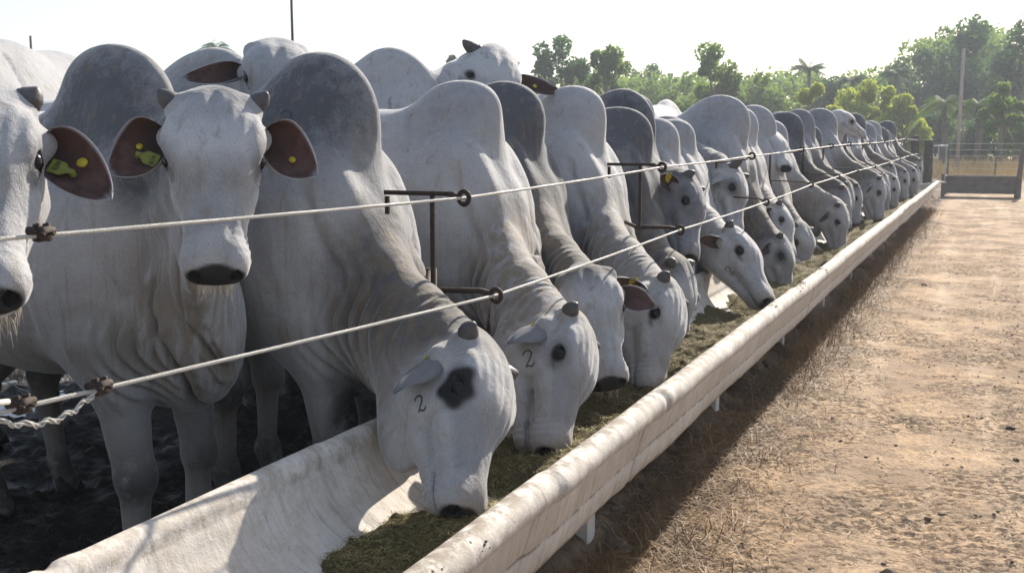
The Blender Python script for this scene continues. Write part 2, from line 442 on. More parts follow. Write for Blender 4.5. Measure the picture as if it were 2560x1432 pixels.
        # legs (left and right placed separately)
        for sgn, off in ((1, s.legx[0]), (-1, s.legx[1])):
            w = np.array((1, sgn, 1))
            L = [(-.02, .17, .92), (.00 + off * .5, .165, .78), (.03 + off, .16, .46), (.02 + off, .16, .15), (.05 + off, .16, .055)]
            L = [np.array(v) * w for v in L]
            m = (y * sgn > -.05) & (z < 1.15) & (x > -.6)
            if m.any():
                p = P[m]; l = sd_cone(p, L[0], L[1], .135, .100)
                l = smin(l, sd_cone(p, L[1], L[2], .092, .058), .05)
                l = smin(l, sd_ell(p, L[2] + np.array((.012, 0, 0)), (.066, .062, .075)), .03)
                l = smin(l, sd_cone(p, L[2], L[3], .050, .042), .03)
                l = smin(l, sd_ell(p, L[3] + np.array((.0, 0, -.01)), (.055, .052, .05)), .03)
                l = smin(l, sd_cone(p, L[3], L[4], .045, .055), .03)
                d[m] = smin(d[m], l, .06)
            m = (y * sgn > -.05) & (z < 1.3) & (x < -.9)
            if m.any():
                p = P[m]; L = [np.array(v) * w for v in ((-1.45, .17, 1.08), (-1.30, .19, .84), (-1.60, .18, .52), (-1.54, .18, .15), (-1.50, .18, .055))]
                l = sd_cone(p, L[0], L[1], .20, .13); l = smin(l, sd_cone(p, L[1], L[2], .11, .060), .06)
                l = smin(l, sd_cone(p, L[2], L[3], .052, .043), .03); l = smin(l, sd_cone(p, L[3], L[4], .046, .055), .03)
                d[m] = smin(d[m], l, .08)
        # hump
        hc = s.hc; r = s.hr
        an = .22; Rm = np.array([[math.cos(an), 0, -math.sin(an)], [0, 1, 0], [math.sin(an), 0, math.cos(an)]])
        d = smin(d, sd_ell(Q, hc, r, Rm), .14)
        d = smin(d, sd_cone(Q, hc + np.array((.06, 0, -.02)), s.top[1], .10, .105), .08)
        # neck: crest, middle and throat chains
        k = s.neck
        m = x > -.25
        p = P[m]; nk = None
        for i in range(5):
            t0, t1 = i / 5, (i + 1) / 5
            a, b = s.top[i], s.top[i + 1]; a2, b2 = s.bot[i], s.bot[i + 1]
            ra, rb = (.128 - .036 * t0) * k, (.128 - .036 * t1) * k
            c1 = sd_cone(p, a, b, ra, rb); ra2, rb2 = (.14 - .062 * t0) * k, (.14 - .062 * t1) * k
            c2 = sd_cone(p, a2, b2, ra2, rb2)
            c3 = sd_cone(p, (a + a2) / 2, (b + b2) / 2, (.135 - .033 * t0) * k, (.135 - .033 * t1) * k)
            c = smin(smin(c1, c2, .06), c3, .06); nk = c if nk is None else smin(nk, c, .04)
        # dewlap
        if s.dewlap > 0:
            T = s.h2l((.18, 0, -.20 - .10 * s.pouch)); b1 = s.bot[3]; b2 = s.bot[1]; w = s.dewlap
            dn = T[2] < 1.0; F = np.array((.42 if dn else .20, 0, (.58 if dn else .72) + (1 - w) * .3)); G = np.array((.0, 0, .66 if dn else .70)); U = np.array((.15, 0, .95))
            mid = (T + F) / 2 + (np.array((-.02, 0, -.06)) * w if T[2] < 1.0 else np.array((-.06, 0, -.06)))
            pw = p.copy(); pw[:, 1] += (.022 * np.sin(p[:, 0] * 24 + ph[2] + 2 * np.sin(p[:, 2] * 6)) + .014 * np.sin(p[:, 0] * 51 + p[:, 2] * 9)) * sstep(p[:, 0], .0, .3)
            dl = sd_tri(pw, T, b1, mid, .018); dl = np.minimum(dl, sd_tri(pw, b1, b2, mid, .022)); dl = np.minimum(dl, sd_tri(pw, b2, F, mid, .022))
            dl = np.minimum(dl, sd_tri(pw, b2, U, F, .025)); dl = np.minimum(dl, sd_tri(pw, U, G, F, .025))
            dl = smin(dl, sd_cone(pw, F, mid, .032, .026), .03); dl = smin(dl, sd_cone(pw, mid, T, .026, .022), .03)
            nk = smin(nk, dl, .07)
        d[m] = smin(d[m], nk, .09)
        # folds of loose skin hanging on the neck and breast
        if s.folds > 0:
            hd = s.l2h(p); d[m] += s.folds * s.fold(p, hd)[0]
            # creases behind the poll
            pc = np.sqrt(((hd - np.array((-.03, 0, -.08))) ** 2).sum(1))
            d[m] += s.folds * .0022 * np.sin(pc * 170 + 2 * np.sin(p[:, 2] * 20)) * np.exp(-((pc - .17) / .045) ** 2)
        # shoulder-blade edge, crease where the hump meets the back
        def seg(a, b):
            a = np.array(a); b = np.array(b); ab = b - a; t_ = np.clip((x - a[0]) * ab[0] + (z - a[1]) * ab[1], 0, ab @ ab) / (ab @ ab)
            return np.sqrt((x - a[0] - ab[0] * t_) ** 2 + (z - a[1] - ab[1] * t_) ** 2)
        sd_on = (ys > .05)
        d += sd_on * (.013 * np.exp(-(seg((.00, 1.38), (.13, 1.08)) / .022) ** 2) + .011 * np.exp(-(seg((-.30, 1.34), (-.26, .95)) / .028) ** 2) - .007 * np.exp(-(seg((-.16, 1.40), (-.05, 1.05)) / .035) ** 2))
        bx = s.hc[0] - s.hr[0] * .92
        d += .010 * np.exp(-(seg((bx, s.hc[2] - .02), (bx + .07, s.hc[2] - .26)) / .013) ** 2)
        d += .008 * np.sin(x * 13 + ph[0] + 3 * z) * np.sin(z * 11 + ph[1]) * sstep(z, 1.2, 1.5)
        # elbow wrinkles, large-scale muscle swell
        d += .006 * np.sin(x * 9 + ph[9]) * np.sin(z * 8 + ph[10]) * np.sin(y * 7)
        ew = np.exp(-((x - .16) ** 2 / .012 + (z - .88) ** 2 / .03)); d += s.folds * .006 * ew * np.sin(x * 120 + 5 * np.sin(z * 16) + z * 25)
        rib = np.exp(-((x + .6) / .3) ** 2) * np.exp(-((z - 1.1) / .25) ** 2); d += .003 * rib * np.sin(x * 58)
        # head
        H = s.l2h(P); hm = np.sqrt(((H - np.array((.24, 0, -.06), np.float32)) ** 2).sum(1)) < .46
        if hm.any():
            dh = s.head(H[hm]) * s.hs
            d[hm] = smin(d[hm], dh, .05)
        return d

    def mask(s, V):
        P = V.astype(np.float32); x, y, z = P[:, 0], P[:, 1], P[:, 2]; H = s.l2h(P); hx, hy, hz = H[:, 0], np.abs(H[:, 1]), H[:, 2]
        nd = np.full(len(P), 9.0, np.float32); nkd_ = s.dark if s.neckdark is None else s.neckdark
        for i in range(5):
            nd = np.minimum(nd, sd_cone(P, s.top[i], s.top[i + 1], 0, 0))
            if nkd_ > .75: nd = np.minimum(nd, sd_cone(P, (s.top[i] + s.bot[i]) / 2, (s.top[i + 1] + s.bot[i + 1]) / 2, 0, 0) * .9)
            if nkd_ > 1.2: nd = np.minimum(nd, sd_cone(P, s.bot[i], s.bot[i + 1], 0, 0))
        nkd = s.dark if s.neckdark is None else s.neckdark
        inhead = sstep(hx, -.05, .12) * sstep(np.sqrt(hy ** 2 + (hz + .06) ** 2), .27, .17) * (hx < .7)
        hump = np.exp(-(((P - s.hc.astype(np.float32)) / np.array((.30, .4, .30), np.float32)) ** 2).sum(1))
        neck = (sstep(nd, .34, .17) if nkd_ > .75 else sstep(nd, .30, .08)) * sstep(x, -.15, .1) * (1 - inhead)
        base = .16 * (z > 0)
        dark = base + np.maximum(hump * s.dark, neck * nkd) * 1.25
        dark = dark * (1 - inhead) + inhead * (.10 + .35 * nkd * np.exp(-((hx - .05) / .07) ** 2) + .25 * s.eyering * np.exp(-((hz) / .06) ** 2) * sstep(hx, .15, .3))
        side = sstep(z, 1.25, .8) * .1; dark = dark + side * (1 - inhead)
        er = np.sqrt(((hx - .185) / 1.25) ** 2 + (hz + .010) ** 2 + ((hy - .12) * .5) ** 2)
        head_ok = (hy < .2) & (np.abs(hz) < .25)
        black = sstep(er, .032, .020) * head_ok
        tear = np.exp(-(((hx - .215) / .035) ** 2 + ((hz + .028) / .012) ** 2)) * (hy > .06); dark = np.maximum(dark, tear * .9 * head_ok)
        stripe = sstep(hx, .16, .26) * sstep(hx, .47, .38) * sstep(hz, -.06, -.02) * (.22 + .35 * s.eyering); dark = np.maximum(dark, stripe * inhead)
        mott = .5 + .5 * np.sin(hx * 60 + s.ph[2] + 3 * np.sin(hy * 50)) * np.sin(hy * 70 + s.ph[3]); dark = dark + inhead * .12 * mott * sstep(hx, .2, .1)
        dark = np.where(head_ok & (hy > .045), np.maximum(dark, (.25 + .75 * s.eyering) * sstep(er, .070 + .03 * s.eyering, .024)), dark)
        pad = np.sqrt(((hx - .512) / .046) ** 2 + (hy / .074) ** 2 + ((hz + .054) / .046) ** 2)
        black = np.maximum(black, sstep(pad, 1.12, .92) * (hx > .4))
        ml = np.exp(-((hz + .098 + s.mouth * .5 + .03 * (.45 - hx)) / .006) ** 2) * sstep(hx, .37, .42) * (hx < .52)
        dark = np.maximum(dark, ml * .8)
        dark = np.maximum(dark, inhead * s.headdark * (1 - .5 * sstep(hx, .25, .45)))
        ang = np.arctan2(hz + .01, hx - .185); black = np.maximum(black, sstep(er * (1 + .16 * np.sin(2 * ang + 1) + .10 * np.sin(5 * ang)), .056, .040) * head_ok * s.patch)
        dirt = s.dirt * np.clip(sstep(x, .05, .3) * sstep(z, 1.45, 1.1) * (1 - inhead) * .9 + np.exp(-((x - .15) ** 2 + (z - .95) ** 2) / .03) * .5, 0, 1)
        cr = s.fold(P, H)[1] * min(1, s.folds); dirt = np.clip(dirt * .8 + cr * .9, 0, 1); dark = dark + .28 * cr  # brown dirt gathers in creases; grey also deepened there as painted fold shade
        kn = s.knees * np.clip(np.exp(-(((z - .45) / .10) ** 2)) * .9 * (x > -.3) * sstep(y * math.sin(s.seed + 1.3) + x * .8, -.06, .1)
                     + s.legblack * sstep(x + y * .2, -.01, .05) * sstep(z, .85, .60) * (x > -.3) + sstep(z, .30, .12) + np.exp(-(((z - .55) / .15) ** 2)) * (x < -1) * .6, 0, 1) * (z < .85) * (x < .26) * (1 - inhead)
        return np.clip(np.stack([dark, black, dirt, kn], 1), 0, 1.2)

def ear_mesh(L=.24, Wd=.105, cup=.5, seed=0, droop=.25):
    """leaf-shaped cupped ear along +X, opening towards +Z; two skins with a rim"""
    rs = random.Random(seed); nu, nv = 22, 13; vs = []; col = []
    for side in (0, 1):
        for i in range(nu + 1):
            u = 1 - (1 - i / nu) ** 1.6
            w = Wd * .5 * (max(0.0, math.sin(math.pi * min(1, (u ** .9 * .93 + .07)))) ** .72)
            if u > .995: w = .002
            w = max(w, .002)
            cu = cup * (1.9 * (1 - u) ** 1.6 + .55)
            for j in range(nv + 1):
                v = j / nv * 2 - 1
                a = v * min(cu, 2.4); rr = w / max(.5, math.sin(min(cu, 1.57)))
                yy = rr * math.sin(a) if cu > .2 else w * v
                zz = rr * (1 - math.cos(a))
                x = L * u; z = zz - droop * L * u * u - w * .25
                z += .003 * math.sin(v * 9 + u * 6 + seed)
                th = .0045 * (1 - .75 * abs(v) ** 4) * (1 - .7 * u ** 6)
                nz = -th if side == 0 else 0
                vs.append((x, yy * (1 + (th / max(w, .01)) * (side == 0)), z + nz))
                rim = sstep(np.array(max(abs(v), u * .98)), .86, .97)
                dk = math.exp(-((u - .05) / .36) ** 2) * (1 - .4 * abs(v))
                col.append((float((1 - rim) * side), float(dk * (1 - rim) * side), 0, 1) if side else (0, 0, 0, 1))
    n1 = (nu + 1) * (nv + 1); fs = []
    def I(i, j): return i * (nv + 1) + j
    for i in range(nu):
        for j in range(nv):
            q = (I(i, j), I(i + 1, j), I(i + 1, j + 1), I(i, j + 1)); fs.append(tuple(k + n1 for k in q)); fs.append(q[::-1])
    bd = [I(i, 0) for i in range(nu + 1)] + [I(nu, j) for j in range(1, nv + 1)] + [I(i, nv) for i in range(nu - 1, -1, -1)] + [I(0, j) for j in range(nv - 1, 0, -1)]
    for k in range(len(bd)):
        a, b = bd[k], bd[(k + 1) % len(bd)]; fs.append((a, b, b + n1, a + n1))
    return vs, fs, col

def horn_mb(L=.075, r=.034, curve=.3):
    mb = MB(); pts = []; rr = []
    for i in range(9):
        t = i / 8; pts.append((curve * L * t * t, 0, L * t)); rr.append(r * (1 - t ** 3.2 * .72) * (1.06 if i == 0 else 1) * (1 + .03 * math.sin(i * 2.7)))
    pts.append((curve * L, 0, L * 1.05)); rr.append(r * .16)
    mb.tube(pts, rr, 14); return mb

def frame(o, origin, X, Z, sc=1.0):
    X = Vector(X).normalized(); Z = Vector(Z); Z = (Z - X * Z.dot(X)).normalized(); Y = Z.cross(X)
    m = Matrix(((X.x, Y.x, Z.x, origin[0]), (X.y, Y.y, Z.y, origin[1]), (X.z, Y.z, Z.z, origin[2]), (0, 0, 0, 1)))
    o.matrix_local = m @ Matrix.Scale(sc, 4)

def brand_on(parent, bvh, pts, origin, direction, w=.0045, name='brand_mark', plane=None, size=.07):
    """a burnt-in mark: a thin raised scar following strokes pts (2-D), cast on the hide along direction"""
    d = Vector(direction).normalized(); up, rt = plane
    mb = MB()
    for st in pts:
        out = []
        dense = []
        for a, b in zip(st[:-1], st[1:]):
            for k in range(5): t = k / 5; dense.append((a[0] + (b[0] - a[0]) * t, a[1] + (b[1] - a[1]) * t))
        dense.append(st[-1])
        for (u, v) in dense:
            o = Vector(origin) - d * .25 + (rt * u + up * v) * size
            h = bvh.ray_cast(o, d)
            if h[0] is not None: out.append(h[0] + h[1] * .0004)
        if len(out) > 3: mb.tube(out, [w * (.35 + .65 * math.sin(math.pi * (i + .5) / len(out)) ** .4) for i in range(len(out))], 6, flat=1.0)
    if mb.v: return mb.build(name, M['brand'], parent)
TWO = [[(-.45, .5), (-.38, .75), (-.1, .9), (.2, .85), (.38, .55), (.25, .15), (-.05, -.2), (-.35, -.5)], [(-.42, -.62), (-.28, -.5), (-.05, -.55), (.2, -.72), (.45, -.62), (.55, -.42)]]

def build_cow(name, loc, yaw, scale, C, h, label, group, tint=(1, 1, 1), earL=None, earR=None, horn=(.055, .031), tags=(), brand=None, hornrot=None, hair=0):
    """C: a Cow in local coordinates. ears: (dir in head frame, opening normal in head frame, length)"""
    root = empty(name, loc, yaw); root.scale = (scale,) * 3
    tag(root, label, 'bull', group)
    lo = np.array((-1.85, -.42, 0.02)); hi = np.array((.75, .42, 1.95))
    hp = np.array([C.h2l(p) for p in ((-.1, .17, .12), (-.1, -.17, .12), (.56, .12, .05), (.56, -.12, .05), (.2, .15, -.3), (.2, -.15, -.3), (.5, 0, -.2), (0, 0, -.3))])
    lo = np.minimum(lo, hp.min(0) - .03); hi = np.maximum(hi, hp.max(0) + .03)
    V, Q = mesh_sdf(C.sdf, lo, hi, h)
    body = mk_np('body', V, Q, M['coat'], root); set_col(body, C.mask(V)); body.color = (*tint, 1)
    bvh = None
    H = C.h2l; Rv = Matrix([list(r) for r in C.R])
    def hv(v): return Rv @ Vector(v)
    for sg in (1, -1):
        mb = MB(); n = 14
        vs = [];
        for i in range(n + 1):
            th = math.pi * i / n
            for j in range(n): ph = 2 * math.pi * j / n; vs.append((math.sin(th) * math.cos(ph), math.sin(th) * math.sin(ph), math.cos(th)))
        fs = [(i * n + j, i * n + (j + 1) % n, (i + 1) * n + (j + 1) % n, (i + 1) * n + j) for i in range(n) for j in range(n)]
        r = .0260
        e = mk('eye', [tuple(r * c for c in v) for v in vs], fs, M['eye'], root); frame(e, H((.186, sg * .1065, -.007)), hv((1, 0, 0)), hv((0, 0, 1)), C.hs)
        hl, hr_ = horn if isinstance(horn[0], (int, float)) else horn[0 if sg > 0 else 1]
        if hl > 0:
            ho = horn_mb(hl, hr_).build('horn', M['horn'], root)
            dr = hornrot or (-.25, .85, .45)
            frame(ho, H((.022, sg * .083, .004)), hv((-.6, 0, .8)), hv((dr[0], sg * dr[1], dr[2])), C.hs)
            # frame() puts local X along its first vector; swap so the horn grows along Z
            Zx = hv((dr[0], sg * dr[1], dr[2])).normalized(); Xx = hv((-.1, 0, 1)); Xx = (Xx - Zx * Xx.dot(Zx)).normalized(); Yx = Zx.cross(Xx); o = H((.016, sg * .098, .006))
            ho.matrix_local = Matrix(((Xx.x, Yx.x, Zx.x, o[0]), (Xx.y, Yx.y, Zx.y, o[1]), (Xx.z, Yx.z, Zx.z, o[2]), (0, 0, 0, 1))) @ Matrix.Scale(C.hs, 4)
    if hair:
        rg = np.random.RandomState(C.seed + 5); mb = MB()
        for i in range(hair):
            a = np.array((rg.uniform(.40, .48), rg.uniform(-.045, .045), rg.uniform(-.150, -.140) - C.mouth)); p0 = Vector(H(a)); L = rg.uniform(.02, .055)
            dv = (hv((.5, rg.uniform(-.4, .4), -.5)) + Vector((rg.uniform(-.3, .3), rg.uniform(-.3, .3), -.9))).normalized()
            mb.tube([p0, p0 + dv * L * .5, p0 + dv * L + Vector((rg.uniform(-.01, .01), rg.uniform(-.01, .01), -.008))], [.0011, .0008, .0003], 3, False)
        mb.build('chin_hair', M['hair'], root)
    ears = {}
    for sg, E in ((1, earL), (-1, earR)):
        if E is None: E = dict(d=(.55, .75, -.25), n=(.3, -.2, .9))
        L = E.get('L', .22); vs, fs, col = ear_mesh(L, E.get('w', .105), E.get('cup', .55), C.seed + sg, E.get('droop', .15))
        ea = mk('ear', vs, fs, M['ear'], root); set_col(ea, col); ea.color = (*[t * E.get('t', 1) for t in tint], 1)
        d = E['d']; nn = E['n']
        frame(ea, H((.068, sg * .122, -.070)), hv((d[0], sg * d[1], d[2])), hv((nn[0], sg * nn[1], nn[2])), C.hs); ears[sg] = ea
        # stalk that carries the ear out of the head
        for tg in E.get('tags', ()):
            kind, u, v, sz, rot = tg
            m4 = ea.matrix_basis.copy()
            off = .006 + E.get('lift', 0.0) - E.get('droop', .15) * L * u * u - E.get('w', .105) * .11
            base = MB()
            if kind == 'button':
                base.tube([(0, 0, -.012), (0, 0, .002), (0, 0, .004)], [.004 * sz, .012 * sz, .011 * sz], 16)
                t_ = base.build('ear_tag', M['tag'], root)
            else:
                wv = .019 * sz; hh = .034 * sz
                prof = [(-wv * .35, 0), (-wv * .4, -.010), (-wv, -.022), (-wv, -.022 - hh), (wv, -.022 - hh), (wv, -.022), (wv * .4, -.010), (wv * .35, 0), (.3 * wv, .006), (-.3 * wv, .006)]
                base.add([(a, b, .001) for a, b in prof] + [(a, b, -.001) for a, b in prof],
                         [tuple(range(10)), tuple(range(19, 9, -1))] + [(i, i + 10, (i + 1) % 10 + 10, (i + 1) % 10) for i in range(10)])
                base.tube([(0, 0, -.012), (0, 0, .003)], [.008 * sz, .006 * sz], 12)
                t_ = base.build('ear_tag', M['tag_green'] if kind == 'flag_green' else M['tag'], root, smooth=False)
            t_.matrix_basis = m4 @ Matrix.Translation((L * u, v, off)) @ Matrix.Rotation(rot, 4, 'Z')
            if len(kind) > 6 and E.get('text'):
                tx = text_mesh(E['text'], .017 * sz, M['ink']); tx.parent = t_; tx.location = (-.016 * sz, -.047 * sz, .0022)
    if brand:
        dg = bpy.context.evaluated_depsgraph_get() if False else None
        bvh = BVHTree.FromPolygons([tuple(v) for v in V], [tuple(q) for q in Q])
        for (kind, org, sz, rotz) in brand:
            if kind == 'cheek':
                o = Vector(H((org[0], -.1, org[1]))); d = hv((0, 1, 0))
                up = hv((-math.cos(rotz), 0, -math.sin(rotz))); rt = hv((-math.sin(rotz), 0, math.cos(rotz)))
                brand_on(root, bvh, TWO, o, d, plane=(up, rt), size=sz, w=.0026)
            else:
                d = Vector((0, 1, 0)); o = Vector((org[0], -.3, org[1]))
                up = Vector((math.sin(rotz), 0, math.cos(rotz))); rt = Vector((math.cos(rotz), 0, -math.sin(rotz)))
                brand_on(root, bvh, TWO if kind == 'two' else kind, o, d, plane=(up, rt), size=sz, w=.0022)
    for sg in (1, -1):          # cloven hooves
        for (fx, fy) in ((.06 + C.legx[0 if sg > 0 else 1], .16), (-1.49, .18)):
            mb = MB()
            for q in (-1, 1):
                mb.tube([(fx - .02, sg * fy + q * .024, .085), (fx, sg * fy + q * .026, .05), (fx + .02, sg * fy + q * .027, .002)], [.028, .034, .038], 12)
            mb.build('hoof', M['hoof'], root)
    return root

def text_mesh(txt, size, mat):
    cu = bpy.data.curves.new('tag_number', 'FONT'); cu.body = txt; cu.size = size; cu.extrude = .0004
    o = bpy.data.objects.new('t', cu); COL.objects.link(o)
    me = bpy.data.meshes.new_from_object(o); bpy.data.objects.remove(o)
    me.materials.clear(); me.materials.append(mat)
    r = bpy.data.objects.new('tag_number', me); COL.objects.link(r); return r

def pose(hump_xy, yaw, scale, poll, muz, dors, **kw):
    """turn world-space head points into the local frame of a bull whose hump stands at hump_xy"""
    R = Matrix.Rotation(-yaw, 3, 'Z'); z0 = kw.pop('z0', 0)
    o = Vector((hump_xy[0], hump_xy[1], z0)) - Matrix.Rotation(yaw, 3, 'Z') @ Vector((-.10 * scale, 0, 0))
    l = lambda p: tuple((R @ (Vector(p) - o)) / scale)
    return o, Cow(l(poll), l(muz), tuple(R @ Vector(dors)), **kw)

# ---------------------------------------------------------------- ground, trough
XF, XB, RZ = -1.00, -1.83, .66          # front rim, back rim, rim height
Y0, Y1 = 0.2, 24.6
def mat_dirt():
    a = N('dry_dirt'); c = a.coord(); np_ = a.noise(c, 2.6, 4, .65)
    n1 = a.noise(c, .9, 5, .6); n2 = a.noise(c, 9, 6, .7); n3 = a.noise(c, 60, 5, .7); n4 = a.noise(c, 250, 3, .7)
    col = a.mix(a.ramp(n1, .35, .7), (.52, .36, .215), (.36, .24, .145))
    col = a.mix(a.math('MULTIPLY', a.ramp(n2, .42, .68), .65), col, (.19, .135, .10))
    col = a.mix(a.math('MULTIPLY', a.ramp(n3, .47, .66), .75), col, (.14, .105, .085))
    col = a.mix(a.math('MULTIPLY', a.ramp(n4, .62, .72), .35), col, (.62, .50, .36))
    col = a.mix(a.math('MULTIPLY', a.ramp(np_, .44, .58), .6), col, (.20, .145, .10))
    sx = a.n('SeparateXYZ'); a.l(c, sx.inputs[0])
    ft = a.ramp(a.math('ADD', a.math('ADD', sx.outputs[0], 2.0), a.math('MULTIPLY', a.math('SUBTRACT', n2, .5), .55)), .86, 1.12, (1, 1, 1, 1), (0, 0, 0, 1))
    col = a.mix(a.math('MULTIPLY', ft, .85), col, (.085, .055, .036))  # dark litter band, also painting the trough's shadow into the ground colour
    rut = a.noise(a.coord(scale=(3.2, .22, 1)), 1.0, 3, .5); col = a.mix(a.math('MULTIPLY', a.ramp(rut, .48, .66), .35), col, (.60, .47, .34))
    n5 = a.noise(c, 26, 5, .72, .3); lump = a.ramp(n5, .50, .66)
    zone = a.ramp(a.noise(c, 1.5, 3, .6), .44, .64)
    col = a.mix(a.math('MULTIPLY', a.math('MULTIPLY', lump, zone), .75), col, (.115, .085, .065))
    nb = a.bump(a.math('MULTIPLY', lump, zone), 1.0, .035); nb = a.bump(a.vor(c, 42), .3, .012, nb); nb = a.bump(n3, .45, .015, nb); nb = a.bump(n4, .6, .006, nb)
    return a.fin(col, .95, nb, .15)
def mat_mud():
    a = N('wet_mud'); c = a.coord()
    n1 = a.noise(c, 5, 5, .65); n2 = a.noise(c, 40, 5, .7)
    col = a.mix(a.ramp(n2, .3, .7), (.020, .016, .013), (.008, .007, .006))
    nb = a.bump(n1, .8, .06); nb = a.bump(n2, .8, .02, nb)
    return a.fin(col, a.ramp(n1, .35, .6, (.30,) * 3 + (1,), (.85,) * 3 + (1,)), nb, .28)
def mat_concrete(name, warm=0.0):
    a = N(name); c = a.coord()
    at = a.n('Attribute'); at.attribute_name = 'mask'
    sp = a.n('SeparateColor'); a.l(at.outputs['Color'], sp.inputs[0])
    n1 = a.noise(c, 2.2, 5, .65); n2 = a.noise(c, 18, 5, .65); st = a.noise(a.coord(scale=(2, 26, 2)), 2.4, 5, .65, .3); n4 = a.noise(c, 150, 3, .6)
    col = a.mix(a.ramp(n1, .3, .7), (.60, .55, .50), (.47, .425, .375))
    col = a.mix(a.math('MULTIPLY', a.ramp(n2, .52, .75), .5), col, (.36, .30, .24))
    # dark streaks where feed and slurry have run down
    col = a.mix(a.math('MULTIPLY', a.ramp(st, .50, .68), .55), col, (.26, .22, .18))
    grime = a.math('MULTIPLY', sp.outputs[0], a.ramp(n2, .40, .56))
    col = a.mix(grime, col, (.16, .125, .085))
    crack = a.vor(a.coord(scale=(1, .7, 1)), 1.6, 'DISTANCE_TO_EDGE')
    cr = a.ramp(a.math('ADD', crack, a.math('MULTIPLY', a.math('SUBTRACT', n2, .5), .02)), .0, .006, (1, 1, 1, 1), (0, 0, 0, 1))
    col = a.mix(a.math('MULTIPLY', cr, .12), col, (.10, .085, .07))
    col = a.mix(a.math('MULTIPLY', a.ramp(n4, .62, .70), .6), col, (.20, .16, .12))
    col = a.mix(sp.outputs[1], col, (.055, .045, .038))
    nb = a.bump(n2, .35, .01); nb = a.bump(n4, .35, .003, nb); 
    return a.fin(col, .78, nb, .3)
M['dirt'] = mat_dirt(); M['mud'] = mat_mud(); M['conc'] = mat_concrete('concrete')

def trough_profile():
    """closed cross-section (x, z, wear) of the half-pipe trough, outer front first"""
    P = []
    # outside of the front wall, from the foot to under the rim
    P += [(-1.26, .285, 0), (-1.19, .290, .2), (-1.150, .305, .5), (-1.134, .335, .2), (-1.118, .400, .0), (-1.121, .409, 1.0), (-1.112, .418, 0), (-1.085, .52, .0), (-1.078, .548, .9), (-1.070, .556, .9), (-1.062, .566, .2)]
    # front rim: a thick half-round lip
    for k in range(9):
        t = math.pi * (1.15 - 1.3 * k / 8) - math.pi / 2 + math.pi / 2
        a = rad(-60 + 200 * k / 8); P.append((-1.046 + .045 * math.cos(a), .613 + .045 * math.sin(a), .8 if 40 < math.degrees(a) < 150 else .3))
    P += [(-1.106, .605, .6)]
    # inner bowl
    for k in range(13):
        a = rad(-8 - 164 * k / 12); P.append((-1.415 + .300 * math.cos(a), .585 + .200 * math.sin(a), .15))
    P += [(-1.724, .585, .25)]
    for k in range(8):
        t = rad(-20 + 210 * k / 7); P.append((-1.770 + .043 * math.cos(t), .607 + .043 * math.sin(t), .35))
    P += [(-1.752, .50, 0), (-1.71, .38, 0), (-1.65, .30, 0), (-1.56, .285, 0)]
    return P
def build_trough():
    root = tag(empty('feed_trough', (-1.4, 12, 0)), 'long pale concrete feed trough with rounded rims running beside the dirt lane', 'trough')
    prof = trough_profile(); n = len(prof)
    ys = []; y = Y0
    while y < Y1: ys.append(y); y += .022 if y < 4 else (.05 if y < 9 else .12)
    ys.append(Y1); m = len(ys)
    seam = 2.02
    vs = np.zeros((m, n, 3)); col = np.zeros((m, n, 4)); col[..., 3] = 1
    for i, y in enumerate(ys):
        k = y / seam + .21; fr = abs(k - round(k)) * seam
        seg = int(math.floor(k + .5)); r = random.Random(seg); ox, oz = r.uniform(-.006, .006), r.uniform(-.008, .008)
        for j, (x, z, w) in enumerate(prof):
            nn = mnoise.noise(Vector((x * 5, y * 2.2, z * 5))) * .007 + mnoise.noise(Vector((x * 22, y * 14, z * 22))) * .0022
            cx, cz = (-1.415, .6)
            dx, dz = x - cx, z - cz; L = math.hypot(dx, dz)
            g = -.008 * math.exp(-(fr / .018) ** 2) + (.004 * math.exp(-((fr - .05) / .03) ** 2))
            
            vs[i, j] = (x + dx / L * (nn) + ox + g * (1 if x > -1.2 else -.6), y, z + dz / L * nn + oz + (g if z > .6 else 0))
            col[i, j, 0] = w; col[i, j, 1] = .75 * math.exp(-(fr / .010) ** 2)
    V = vs.reshape(-1, 3) - np.array((-1.4, 12, 0)); I = np.arange(m * n).reshape(m, n)
    a = I[:-1]; b = I[1:]
    Q = np.stack([b, np.roll(b, -1, 1), np.roll(a, -1, 1), a], -1).reshape(-1, 4)
    o = mk_np('basin', V, Q, M['conc'], root); set_col(o, col.reshape(-1, 4))
    # end wall at the far end, legs underneath
    for yy in (Y1 - .04,):
        mb = MB(); pv = [(x + 1.4, yy - 12, z) for x, z, w in prof[20:34]]; pv2 = [(x, y + .08, z) for x, y, z in pv]; k = len(pv)
        mb.add(pv + pv2, [tuple(range(k)), tuple(range(2 * k - 1, k - 1, -1))] + [(i, i + k, (i + 1) % k + k, (i + 1) % k) for i in range(k)])
        mb.build('end_wall', M['conc'], root, False)
    y = 1.62
    while y < Y1:
        mb = MB(); mb.box((0, y - 12, .125), (.22, .08, .35), taper=1.03); mb.build('leg', M['conc'], root, False); y += 2.02
    return root
build_trough()

